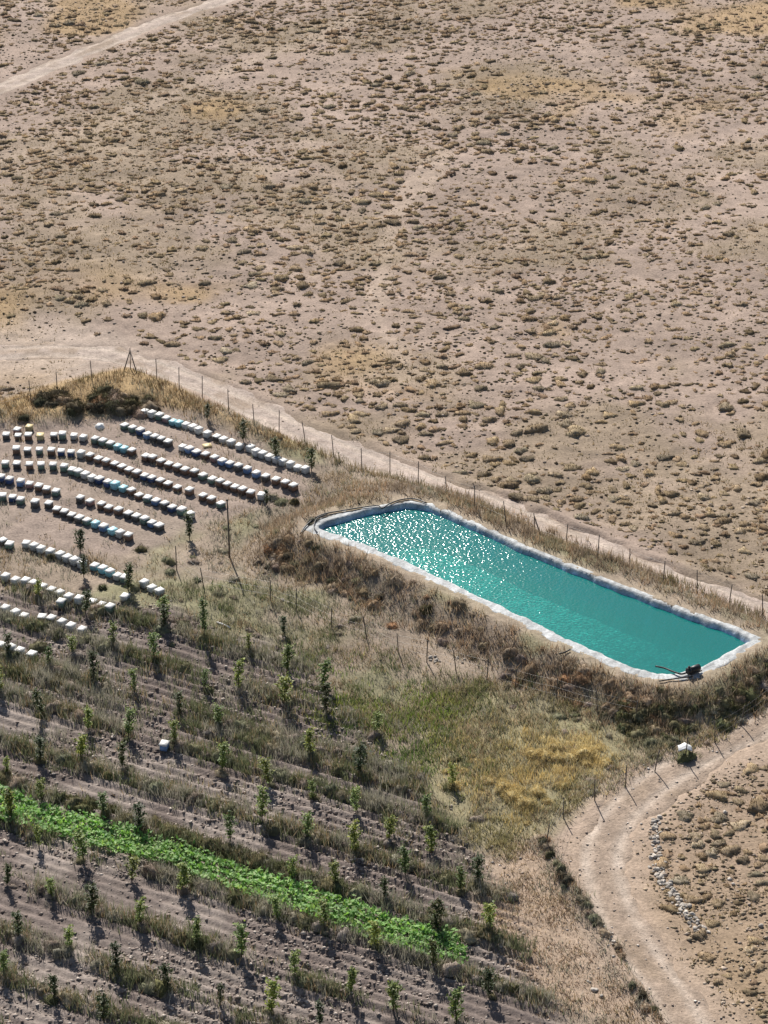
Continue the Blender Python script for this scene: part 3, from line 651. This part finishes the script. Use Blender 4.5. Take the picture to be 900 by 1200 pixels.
# rough ground between bank and lane
for i in range(110):
    a, b = RNG.uniform(520, 880), RNG.uniform(800, 975); p = gp(a, b)
    if sdf(p[0], p[1], INFENCE) > -.3 or sdf(p[0], p[1], POND) < 3 : continue
    yl = inside(p[0], p[1], YELL)
    place_bush('rough_bush', GLDV if yl else (OLVV if RNG.random() < .5 else WEEDV), a, b, RNG.uniform(.2, .38), 'golden dry bush in the yellow grass patch' if yl else 'small olive bush on rough ground between pond bank and lane', 'bushes in the golden patch' if yl else 'bushes by the lane fence', hs=.8)
CRN = pts([(690, 836), (790, 808), (900, 762), (940, 795), (850, 856), (770, 880)])
n_ = 0
while n_ < 75:
    a, b = RNG.uniform(690, 905), RNG.uniform(762, 880); p = gp(a, b)
    if not inside(p[0], p[1], CRN) or sdf(p[0], p[1], POND) < .9: continue
    place_bush('corner_bush', (OLVV, WEEDV, DRKV)[int(RNG.choice([0, 0, 0, 1, 2]))], a, b, RNG.uniform(.22, .48), 'grey green bush between right pond corner and lane fence', 'bushes at the pond corner'); n_ += 1
rd = smooth_line(RIDGE, 3)
for i in range(46):  # grey weeds, plus dark bushes added to stand in for the bank's shadow
    q_ = rd[RNG.integers(0, len(rd))] + RNG.normal(0, .16, 2) + [.12, -.05]; a, b, _ = project(q_[0], q_[1], float(H(q_[0], q_[1])))
    if b < 1215: place_bush('verge_bush', (DRKV, WEEDV, BANKV)[int(RNG.choice([0, 0, 1, 2]))], a, b, RNG.uniform(.14, .32), 'small dark bush standing in for shade on the low lane bank', 'bushes along the lane bank')
# rough ground left of the pond, round the posts
for i in range(60):
    a, b = RNG.uniform(190, 420), RNG.uniform(590, 760); p = gp(a, b)
    if sdf(p[0], p[1], YARD) < .5 or sdf(p[0], p[1], POND) < 1.2: continue
    place_bush('grey_bush', WEEDV, a, b, RNG.uniform(.2, .42), 'grey dry bush on rough ground between hives and pond', 'grey bushes between hives and pond', hs=.75)
# dark thicket on the corner bank
for i in range(44):
    a = RNG.uniform(28, 182); b = 478 - 8 * math.sin((a - 28) / 154 * 3.14) + RNG.uniform(-11, 14)
    place_bush('thicket_bush', DRKV if RNG.random() < .7 else BANKV, a, b, RNG.uniform(.4, .8), 'dark leafless bush in the thicket behind the hives', 'thicket bushes behind the hives')
# weeds in front of the lower hive rows
for a, b, r in [(158, 690, .45), (150, 705, .4), (120, 690, .3), (35, 690, .4), (60, 712, .4), (45, 760, .6), (70, 745, .5), (15, 772, .6), (90, 770, .5), (190, 740, .5), (175, 720, .4), (215, 735, .5), (165, 645, .45), (100, 690, .35), (60, 655, .35), (200, 660, .4), (330, 590, .45), (320, 585, .5), (345, 590, .35)]:
    place_bush('hive_side_bush', OLVV if RNG.random() < .6 else WEEDV, a, b, r, 'bushy green weed clump among the lower hive rows' if a < 300 else 'grey green shrub at the right end of the hive rows', 'weed clumps among the hives')
# golden tussock big
for a, b in [(625, 887), (640, 889), (655, 891), (670, 889), (685, 885), (600, 935), (615, 945), (590, 925), (630, 930)]:
    place_bush('golden_tussock', GLDV, a, b, RNG.uniform(.4, .55), 'large golden grass tussock beside the dirt lane fence', 'golden tussocks')

# ------------------------------------------------------------------ saplings
def sapling_variant(i, tall=False, dark=False):
    rng = np.random.default_rng(900 + i); h = 1.8 if not tall else 2.9
    tm = MB(); bend = rng.normal(0, .05, 2)
    tp_ = np.array([[0, 0, -.08], [bend[0] * .4, bend[1] * .4, h * .35], [bend[0], bend[1], h * .92]])
    tm.tube(tp_, [.030, .022, .007], 5)
    lm = MB(); z0 = .12 if not tall else .25
    nb_ = 14 if not tall else 18; Pl = []
    for b in range(nb_):
        f = z0 + (.86 - z0) * b / (nb_ - 1); base = np.array([bend[0] * f, bend[1] * f, h * f]); q = b * 2.4 + rng.random()
        L_ = (.18 + .15 * rng.random()) * (1.1 - .8 * abs((f - z0) / (1 - z0) - .45)) * (1 if not tall else .8); up = 1.3 + .9 * rng.random()
        tip = base + np.array([math.cos(q) * L_, math.sin(q) * L_, L_ * up]); tm.tube(np.array([base, tip]), [.009, .004], 4, cap=False)
        for k in range(30): t_ = .1 + .95 * rng.random(); Pl.append(base + (tip - base) * t_ + rng.normal(0, .055, 3))
    for k in range(26): Pl.append(np.array([bend[0], bend[1], h * (.82 + .16 * rng.random())]) + rng.normal(0, .04, 3))
    Pl = np.array(Pl); n = len(Pl); q = rng.random(n) * 6.283; el = rng.normal(.2, .6, n)
    U = np.stack([np.cos(q) * np.cos(el), np.sin(q) * np.cos(el), np.sin(el)], 1); W = np.stack([-np.sin(q), np.cos(q), .3 * rng.normal(0, 1, n)], 1)
    s = .082 * (.7 + .6 * rng.random((n, 1)))
    vv = np.stack([Pl - U * s * .5, Pl + W * s * .45, Pl + U * s, Pl - W * s * .45], 1).reshape(-1, 3); qd = np.arange(4 * n).reshape(-1, 4)
    cols = [(.075, .13, .045), (.10, .165, .05), (.145, .21, .06), (.20, .27, .08)] if not dark else [(.03, .06, .025), (.045, .075, .03), (.05, .06, .03)]
    lm.add(vv, np.vstack([qd[:, [0, 1, 2]], qd[:, [0, 2, 3]]]), np.repeat(pick(rng, cols, n), 4, 0))
    return tm.mesh('trunk_%d' % i), lm.mesh('crown_%d' % i)
SV = [sapling_variant(i, dark=(i in (2, 5))) for i in range(8)]; TALL = sapling_variant(20, True)
SAP = [(58, 780), (110, 797), (133, 757), (181, 771), (158, 812), (2, 812), (51, 840), (104, 855), (150, 866), (47, 893), (94, 888), (8, 908), (144, 900), (86, 768), (10, 768), (192, 737),
       (193, 727), (292, 764), (333, 744), (336, 787), (279, 808), (333, 824), (239, 807), (211, 837), (378, 807),
       (205, 873), (260, 905), (315, 920), (367, 938), (307, 960), (257, 852), (360, 984), (365, 888), (382, 832), (441, 860), (421, 907), (417, 953), (417, 1002), (502, 957), (530, 922), (475, 1025),
       (48, 937), (60, 1052), (107, 1070), (163, 1084), (22, 1100), (46, 992), (98, 1008), (154, 1032), (163, 974), (8, 1037), (82, 1112), (4, 1142), (64, 1168), (122, 1196), (136, 1138), (197, 1157),
       (213, 1044), (230, 1107), (283, 1121), (345, 1143), (258, 1178), (317, 1188), (325, 1078), (340, 1033), (380, 1088), (438, 1110), (507, 1131), (411, 1163), (461, 1184), (511, 1092), (540, 1043), (452, 1054),
       (393, 1037), (535, 1198), (375, 1203), (573, 1088), (573, 1168), (94, 647), (222, 632), (100, 718), (150, 692), (98, 676), (285, 517), (325, 540), (365, 552), (313, 592), (243, 492), (44, 700), (505, 1000), (455, 985), (560, 1035),
       (270, 985), (120, 955), (14, 960)]
DARK = {(94, 647), (285, 517), (365, 552), (243, 492), (325, 540), (192, 737)}
info = []
for s in SAP:
    p = gh(*s); info.append((across(p[0], p[1]), along(p[0], p[1]), s, p))
def ordinal(n): return str(n) + ('th' if 10 <= n % 100 <= 20 else {1: 'st', 2: 'nd', 3: 'rd'}.get(n % 10, 'th'))
rowof = {}
for v, u, s, p in info:
    k = int(np.argmin([abs(v - r) for r in ROWS])) if v < ROWS[-1] + 1.5 else 99; rowof.setdefault(k, []).append((u, s, p))
strip_k = int(np.argmin([abs(acr_px(200, 1028) - r) for r in ROWS]))
def rowname(k):
    if k == 99: return 'upper yard ground'
    d = strip_k - k
    if d >= 0: return 'tree row just below green crop strip' if d == 0 else ordinal(d + 1) + ' tree row below green crop strip'
    return ordinal(-d) + ' tree row above green crop strip'
for k, L_ in rowof.items():
    for idx, (u, s, p) in enumerate(sorted(L_, key=lambda t: t[0])):
        e = empty('sapling', (p[0], p[1], p[2] - .02), RNG.random() * 6.28)
        i = int(RNG.integers(0, 8)); i = 2 if s in DARK else i
        sc = RNG.uniform(.62, 1.02); e.scale = (sc * RNG.uniform(1.0, 1.35), sc * RNG.uniform(1.0, 1.35), sc); e.rotation_euler = (RNG.normal(0, .07), RNG.normal(0, .07), e.rotation_euler[2])
        t_, c_ = SV[i]
        obj('trunk', t_, M['bark'], e); obj('crown', c_, M['leaf'], e)
        if k == 99: tag(e, 'young leafy tree among the hives, %s from the left' % ordinal(idx + 1), 'sapling', 'young trees near the hives')
        else: tag(e, 'young leafy sapling, %s from left in %s' % (ordinal(idx + 1), rowname(k)), 'sapling', 'orchard saplings')
for k, L_ in rowof.items():
    for idx, (u, s, p) in enumerate(L_):
        if k != 99 and RNG.random() < .7:
            place_bush('foot_weed', OLVV if RNG.random() < .6 else WEEDV, s[0] + RNG.uniform(-5, 9), s[1] + RNG.uniform(-1, 5), RNG.uniform(.22, .42), 'dark weed clump at the foot of an orchard sapling', 'weed clumps under saplings')
p = gh(240, 752); e = empty('sapling', tuple(p - [0, 0, .02]), .4); obj('trunk', TALL[0], M['bark'], e); obj('crown', TALL[1], M['leaf'], e)
tag(e, 'tallest slender poplar like sapling left of the pond', 'sapling', 'orchard saplings')

# ------------------------------------------------------------------ beehives
def hive_mesh():
    b = MB(); b.box((0, 0, .215), (.385, .45, .31)); b.box((0, -.231, .10), (.26, .012, .03)); 
    l = MB(); l.box((0, 0, .395), (.445, .51, .055)); l.box((0, 0, .431), (.43, .495, .016), top=.97)
    f = MB(); f.box((0, -.03, .035), (.40, .52, .05))
    return b, l.mesh('lid'), f
hb, LIDM, hf = hive_mesh(); BODY = {}; FLOOR = {}
for k in HC: BODY[k] = hb.mesh('body_' + k); BODY[k].materials.append(M['hive_' + k])
for k in HC: FLOOR[k] = hf.mesh('floor_board_' + k); FLOOR[k].materials.append(M['wood'])
LID = {}
for k in ('lid', 'lid_t', 'lid_y'): LID[k] = LIDM.copy(); LID[k].materials.append(M[k])
R_ = {
 'A': ([(169.4, 480), (178, 483), (187, 485.5), (195, 488.5), (203, 492), (210, 494), (218, 496), (226, 498), (233, 502), (243, 506), (254, 509.5), (262, 513), (271, 516.5), (280.5, 520.5), (293.5, 523), (300.5, 528), (308, 530.5), (316, 533), (324, 536), (331.5, 539), (340.5, 542), (349, 545.5), (358, 548)], 'wwgpttwwwwkwwwwwwwwwwww'),
 'B': ([(146, 496.5), (155.5, 500), (164.5, 503), (173, 508), (181.5, 511), (189, 513), (197, 516), (214, 521.5), (222, 524.5), (230.5, 528), (241, 531), (251.5, 534.5), (260.5, 538), (269.5, 541), (279.5, 545), (290, 548), (300.5, 553), (311.5, 556.5), (323.5, 560.5), (334.5, 564), (344, 568)], 'ggdbkkkwbdnpbbkbbknnn'),
 'C': ([(-5, 508), (7, 508), (21, 508.5), (33, 508.5), (47, 509), (63, 508), (73, 508), (86.5, 508), (97.5, 510), (111.5, 513), (120.5, 515.5), (129.5, 518), (138, 521.5), (145.5, 524), (154.5, 526.5), (171, 533), (179, 535), (189, 539), (198, 541.7), (208, 545.5), (217, 549), (228, 551.5), (238, 555), (249, 559.5), (258, 563), (266.5, 566.5), (275.5, 569.5), (284.5, 572.5), (294, 576), (306.5, 578.5)], 'kknnykgwwgggttnnnnnnnnggnnnnnw'),
 'D': ([(19, 525), (32, 525.5), (46, 525.5), (60, 526.5), (71.5, 527), (83, 528), (95, 530), (105.5, 532.5), (115.5, 535.5), (124.5, 539), (134.5, 542), (143, 545.5), (151.5, 549), (160.5, 552), (169.5, 555.5), (178, 558.5), (188, 562), (197, 565), (208, 569), (222, 573), (238, 579.5), (248, 583), (259, 588)], 'nkgnddwnnnnnnnddnnnnnng'),
 'E': ([(6, 541), (19.5, 541.5), (34.5, 543), (48, 543), (62, 543.5), (75, 545.5), (84.5, 549), (92, 551.5), (100, 554), (108, 557.5), (116.5, 560), (126.5, 564), (135, 566.5), (144.5, 569.5), (154, 573), (163, 578), (173, 581.5), (183, 585), (193, 589), (202, 593), (213, 596.5), (223, 601)], 'gkngggggwwddttnngbkdgw'),
 'F': ([(1, 558), (11, 560), (24, 563), (34.5, 565), (45.5, 568), (54.5, 571), (65.5, 574), (94, 582), (105.5, 585.5), (119, 589.5), (127.5, 593), (139, 596), (150.5, 600), (160, 603), (169.5, 607), (178, 610.5), (186.5, 614.5)], 'ddbpnngkpnnnkkgbk'),
 'G': ([(3, 580), (14.5, 581), (24, 584), (41, 587), (57, 588), (66.5, 594.5), (75.5, 598), (84, 601.5), (93, 605), (102, 608), (112, 611.5), (121.5, 615.5), (132, 619.5), (141, 623), (150.5, 626)], 'gdgkknkkkgtbtwn'),
 'H': ([(3, 631.5), (11, 635.5), (30.5, 634.5), (40, 638), (48, 641), (59, 644.5), (70.5, 648), (79, 651.5), (87.5, 655), (96, 658.5), (111, 661), (120.5, 664.5), (129, 668.5), (138, 672.5), (146.5, 675.5), (169, 681), (178, 686), (187, 690)], 'kgwwwwwwwwtttwgwww'),
 'I': ([(-5, 670.5), (6.5, 674), (18, 677), (30, 679), (39, 682), (50, 685.5), (60, 689), (70, 693), (80.5, 697), (92.5, 700), (108, 703), (119, 706.5), (129, 710)], 'wwwwwwkwwwwwg'),
 'J': ([(-6, 708), (6, 711.5), (18, 716), (28, 720), (49, 721), (60, 723.5), (72.5, 727), (83, 731), (96, 735)], 'wwwwkkwww'),
 'K': ([(-9, 752), (1, 754), (12.5, 757.5), (23, 761), (37, 765)], 'wwwww'),
}
LT = {('A', 4), ('A', 5), ('C', 12), ('C', 13), ('E', 12), ('E', 13), ('G', 10), ('G', 12)}; LY = {('C', 4)}
HIVEZ = .39
def put_hive(px, py, rz, c, lid, label, group='beehives standing in rows'):
    z = 0.0
    for _ in range(8):
        q = gp(px, py, z + HIVEZ); z = float(H(q[0], q[1]))
    rt = empty('beehive', (q[0], q[1], z - .01), rz + RNG.normal(0, .07)); s = RNG.uniform(.95, 1.05); rt.scale = (s, s, s * RNG.uniform(.84, 1.06))
    obj('body', BODY[c], None, rt); obj('lid', LID[lid], None, rt); obj('floor_board', FLOOR[c], None, rt)
    return tag(rt, label, 'beehive', group)
ordn = 'ABCDEFGHIJK'; nh = 0
for k in ordn:
    P, cs = R_[k]; W_ = pts(P, HIVEZ)
    for i in range(len(P)):
        a, b = W_[max(0, i - 1)], W_[min(len(P) - 1, i + 1)]; t_ = b - a; rz = math.atan2(t_[1], t_[0])
        if k in 'CDEFG' and P[i][0] < 88: rz *= .5
        c = cs[i] if i < len(cs) else 'w'; ld = 'lid_t' if (k, i) in LT else 'lid_y' if (k, i) in LY else 'lid'
        rn = 'rearmost hive row' if k == 'A' else ordinal(ordn.index(k) + 1) + ' hive row from rear'
        put_hive(*P[i], rz, c, ld, '%s beehive with %s lid, %s from left in %s' % (HN[c], {'lid': 'pale', 'lid_t': 'turquoise', 'lid_y': 'yellowish'}[ld], ordinal(i + 1), rn)); nh += 1
for a, b, c, ld, lb in [(20, 501.5, 'p', 'lid', 'reddish beehive with pale lid standing alone just behind the third hive row'), (34, 498.5, 'y', 'lid_y', 'yellowish beehive standing behind the third hive row near the thicket'),
                        (192.5, 871, 'b', 'lid', 'single blue beehive with pale lid alone down among the orchard saplings'), (71.5, 704, 'g', 'lid', 'dark green beehive set just in front of the ninth hive row'),
                        (146.5, 697, 'w', 'lid', 'pale grey beehive half hidden in weeds right of the ninth hive row')]:
    put_hive(a, b, -.3, c, ld, lb); nh += 1
print('hives', nh)
p = gh(243, 523); b = MB(); b.box((0, 0, .05), (.55, .5, .07)); b.box((0, 0, .095), (.52, .47, .02), top=.96)
tag(obj('loose_lid', b.mesh('loose_lid'), M['lid_y'], None, tuple(p), .3), 'yellow hive lid lying flat on the ground between two rear hive rows', 'lid')

# ------------------------------------------------------------------ fences
def fence(name, P, label, hgt=1.45, wires=3, lean=.05, seed=1, extra=None):
    rng = np.random.default_rng(seed); G = [gh(*q) for q in P]; e = empty(name, tuple(G[0]))
    tops = []
    for i, g_ in enumerate(G):
        h = hgt * rng.uniform(.9, 1.1); d = np.array([rng.normal(0, lean), rng.normal(0, lean), 0]) * h
        mb = MB(); mb.tube(np.array([[0, 0, -.2], d * .5 + [0, 0, h * .5], d + [0, 0, h]]), [.034, .031, .028], 6)
        obj('post', mb.mesh('post'), M['wood'], e, tuple(g_ - G[0])); tops.append((g_, d, h))
    for k in range(wires):
        f = (.3, .6, .92)[k]; mb = MB()
        for (a, da, ha), (b, db, hb_) in zip(tops[:-1], tops[1:]):
            A_ = a + da * f + [0, 0, ha * f] - G[0]; B_ = b + db * f + [0, 0, hb_ * f] - G[0]
            mb.tube(np.array([A_, (A_ + B_) / 2 - [0, 0, .04], B_]), .005, 4, cap=False)
        obj('wire', mb.mesh('wire'), M['wire'], e)
    if extra:
        for a, b, ht in extra:
            i = int(np.argmin([abs(q[0] - a[0]) + abs(q[1] - a[1]) for q in P])); g_, d, h = tops[i]; f_ = gh(*b)
            mb = MB(); mb.tube(np.array([f_ - G[0] - [0, 0, .15], g_ - G[0] + d * ht + [0, 0, h * ht]]), [.042, .038], 6); obj('brace', mb.mesh('brace'), M['wood'], e)
    return tag(e, label, 'fence')
fence('wire_fence', [(-40, 492), (0, 480), (36, 469), (67, 457), (108, 445), (153, 433), (184, 445), (210, 456), (237, 467), (268, 482), (298, 497), (327, 507), (358, 518), (391, 533), (424, 550), (457, 556), (490, 568), (523, 582), (556, 596), (593, 613), (627, 625), (663, 639), (700, 657), (738, 668), (777, 685), (817, 694), (854, 710), (894, 723), (935, 738)],
      'long wire fence on dark posts between dirt track and pond', 1.5, seed=3, extra=[((153, 433), (144, 436), .88), ((153, 433), (161, 438), .88), ((627, 625), (636, 631), .85)])
fence('wire_fence', [(207, 668), (239, 688), (317, 704), (347, 716), (388, 735), (430, 748), (467, 765), (500, 776), (535, 787), (570, 797), (604, 808), (652, 822), (700, 834), (744, 845)],
      'wire fence on thin posts along the foot of the near pond bank', 1.4, seed=4, lean=.08)
fence('wire_fence', [(905, 828), (868, 850), (838, 870), (803, 889), (767, 904), (733, 921), (697, 938), (660, 958), (640, 990)], 'wire fence with leaning posts along the inner edge of the curving lane', 1.3, seed=5, lean=.09)
p = gh(269, 653); mb = MB(); mb.tube(np.array([[0, 0, -.3], [0, 0, 1.9], [-.03, 0, 3.9]]), [.055, .05, .04], 7)
e = empty('pole', tuple(p)); obj('shaft', mb.mesh('shaft'), M['wood'], e); mb = MB(); mb.box((-.03, 0, 3.86), (.14, .14, .06)); mb.box((-.015, -.07, 3.0), (.07, .04, .22)); obj('cap', mb.mesh('cap'), M['wood'], e)
tag(e, 'tall thin wooden pole at the right end of the hives', 'pole')

# ------------------------------------------------------------------ stones
def stone_mesh(i):
    rng = np.random.default_rng(1200 + i); V, T = ico_dome(7, 5); V = V * np.array([1, 1, 1]) 
    V = np.vstack([V, [[0, 0, -.35]]]); n = len(V) - 1; last = n - 7
    T = np.vstack([T, [(last + (k + 1) % 7, last + k, n) for k in range(7)]])
    k = rng.normal(0, 1, (5, 3)); k /= np.linalg.norm(k, axis=1)[:, None]
    for a in k:                                   # chop flat facets
        dd = V @ a; V = V - np.maximum(dd - .62, 0)[:, None] * a
    V = V * np.array([1, .8, .75]) + rng.normal(0, .04, V.shape); return mesh_np('stone_%d' % i, V, T)
SM = [stone_mesh(i) for i in range(7)]
SROW = smooth_line(pts([(771, 958), (770, 980), (768, 1005), (775, 1025), (785, 1042), (797, 1060), (808, 1078), (822, 1092)]), 8)
rng = np.random.default_rng(44)
def put_stone(x, y, r, label, group):
    o = obj('stone', SM[rng.integers(0, 7)], M['stone'], None, (x, y, float(H(x, y)) + r * .15), rng.random() * 6.28, (r, r, r * rng.uniform(.7, 1.1))); tag(o, label, 'stone', group)
for i in range(170):
    q = SROW[rng.integers(0, len(SROW))] + [0, 0] + rng.normal(0, .18, 2)
    put_stone(q[0], q[1], rng.uniform(.06, .19), 'pale rough stone in the tumbled row along the lane', 'stones in the row beside the lane')
for i in range(26):
    q = gp(*((708, 1090) + rng.random() * np.array([14, 22]) + rng.normal(0, 3, 2))) if i < 14 else gp(rng.uniform(500, 545), rng.uniform(766, 778))
    put_stone(q[0], q[1], rng.uniform(.08, .17), 'grey stone heaped on the left verge of the lane' if i < 14 else 'pale stone dumped at the foot of the pond bank', 'stones on the lane verge' if i < 14 else 'stones below the pond bank')
for a, b, r in [(331, 704, .16), (338, 706, .12), (326, 707, .1), (530, 985, .12), (577, 1010, .12), (585, 1000, .1), (697, 1160, .2), (705, 1168, .14), (690, 1150, .12), (610, 1005, .1), (884, 935, .12), (892, 1085, .16), (855, 1030, .14), (859, 1036, .12), (850, 952, .18), (110, 884, .16)]:
    q = gp(a, b); put_stone(q[0], q[1], r, 'single pale stone lying loose on the dry ground', 'loose single stones')

# ------------------------------------------------------------------ pond gear
def path3(lst, lift=.05, z=RIM):
    o = []
    for a, b in lst: q = gp(a, b, z); o.append([q[0], q[1], z + lift])
    return smooth_line(np.array(o), 5)
def tube_thing(name, P, r, label, cat, m='black'):
    e0 = P[0]; mb = MB(); mb.tube(P - e0, r, 7); return tag(obj(name, mb.mesh(name, True), M[m], None, tuple(e0)), label, cat)
tube_thing('hose', path3([(352, 627), (360, 616), (376, 605), (400, 600), (440, 594), (448, 597), (456, 592), (470, 587), (486, 586), (500, 591)], .09), .042, 'black hose lying round the left end of the pond rim', 'hose')
tube_thing('hose', path3([(372, 626), (368, 618), (372, 609), (384, 604)], .11), .035, 'short black hose hanging over the left pond corner', 'hose')
tube_thing('hose', path3([(655, 768), (662, 766), (668, 763)], .10), .045, 'short stub of black hose on the near pond rim', 'hose')
q = gp(814, 789, RIM); e = empty('water_pump', (q[0], q[1], RIM + .08), math.radians(35))
mb = MB(); mb.tube(np.array([[-.32, 0, .22], [-.30, 0, .22], [.28, 0, .22], [.32, 0, .22]]), [.14, .19, .19, .13], 12); obj('motor', mb.mesh('motor', True), M['black'], e)
mb = MB(); mb.tube(np.array([[-.32, 0, .22], [-.36, 0, .22], [-.52, 0, .22], [-.55, 0, .22]]), [.12, .2, .2, .12], 12); mb.tube(np.array([[-.44, 0, .34], [-.44, 0, .52]]), .06, 8); obj('pump_head', mb.mesh('pump_head', True), M['black'], e)
mb = MB(); mb.box((0, .12, .02), (.8, .06, .06)); mb.box((0, -.12, .02), (.8, .06, .06)); mb.box((.2, 0, .05), (.06, .3, .05)); mb.box((-.2, 0, .05), (.06, .3, .05)); obj('skid', mb.mesh('skid'), M['wood'], e)
tag(e, 'small black motor pump on the liner at the near right corner', 'pump')
tube_thing('hose', path3([(806, 790), (798, 792), (788, 789), (778, 785), (768, 783)], .12), .05, 'black suction hose from the pump into the water', 'hose')
tube_thing('hose', path3([(812, 795), (800, 796), (785, 798), (772, 800)], .10), .04, 'black hose lying flat below the pump', 'hose')
p = gh(262, 733); mb = MB(); mb.tube(np.array([[-.45, .2, .05], [0, 0, .06], [.45, -.25, .05]]), .05, 8)
tag(obj('white_pipe', mb.mesh('white_pipe', True), M['white'], None, tuple(p), -.2), 'short white pipe lying among weeds left of the pond', 'pipe')
# pale sheet caught on a bush by the lane
place_bush('lane_bush', OLVV, 803, 888, .62, 'rounded olive bush at the fence corner under the pale sheet', 'bush at the lane fence', hs=1.1)
p = gh(802, 886); n = 9; a = np.linspace(-.36, .36, n); A, B = np.meshgrid(a, a * .7)
Zs = .66 - .8 * (A ** 2 + B ** 2) + (fbm(A + 5, B + 3, .25, 77) - .5) * .22
I = np.arange(n * n).reshape(n, n); Q = np.stack([I[:-1, :-1], I[:-1, 1:], I[1:, 1:], I[1:, :-1]], -1).reshape(-1, 4)
V1 = np.stack([A, B, Zs], -1).reshape(-1, 3); V2 = V1 - [0, 0, .015]
ring = list(I[0]) + list(I[1:, -1]) + list(I[-1, -2::-1]) + list(I[-2:0:-1, 0]); sq = [(ring[i], ring[i - 1], ring[i - 1] + n * n, ring[i] + n * n) for i in range(len(ring))]
tag(obj('plastic_sheet', mesh_np('plastic_sheet', np.vstack([V1, V2]), np.vstack([Q, Q[:, ::-1] + n * n, sq])), M['white'], None, tuple(p)), 'crumpled whitish sheet caught on a bush by the lane fence', 'sheet')
# white bag by the thicket
p = gh(117, 501); o = obj('white_sack', bush_geo(np.random.default_rng(5), .34, .3, 0, .1, (1, 1, 1), (1, 1, 1), core=1, lob=.12).mesh('white_sack', True), M['white'], None, tuple(p)); tag(o, 'white full sack lying at the edge of the dark thicket', 'sack')

# ------------------------------------------------------------------ labels for look-alikes: place within their group
def zone(o):
    a, b, _ = project(o.location.x, o.location.y, o.location.z)
    return 'behind the hives' if a < 300 else 'behind the pond' if a < 620 else 'beyond the right end of the pond'
G = {}
for o in list(COL.objects):
    if o.parent is None and o.type == 'MESH' and o.get('group') and o.get('label'):
        if o.name.startswith('cushion_shrub') and 'steppe' in o['label']: G.setdefault(('near', 'cushion shrub on steppe ' + zone(o)), []).append(o)
        elif o.name.startswith('weed_bush'):
            v = across(o.location.x, o.location.y); k = int(np.argmin([abs(v - r) for r in ROWS])); G.setdefault(('left', 'scruffy weed bush in ' + rowname(k)), []).append(o)
        else: G.setdefault(('left', o['label']), []).append(o)
for (how, lb), L_ in G.items():
    if len(L_) < 2: continue
    if how == 'near':
        L_.sort(key=lambda o: float(dpoly(np.array(o.location.x), np.array(o.location.y), T1)))
        for i, o in enumerate(L_): o['label'] = '%s, %s nearest the track' % (lb, ordinal(i + 1))
    else:
        L_.sort(key=lambda o: project(o.location.x, o.location.y, 0)[0])
        for i, o in enumerate(L_): o['label'] = '%s, %s from left' % (lb, ordinal(i + 1))
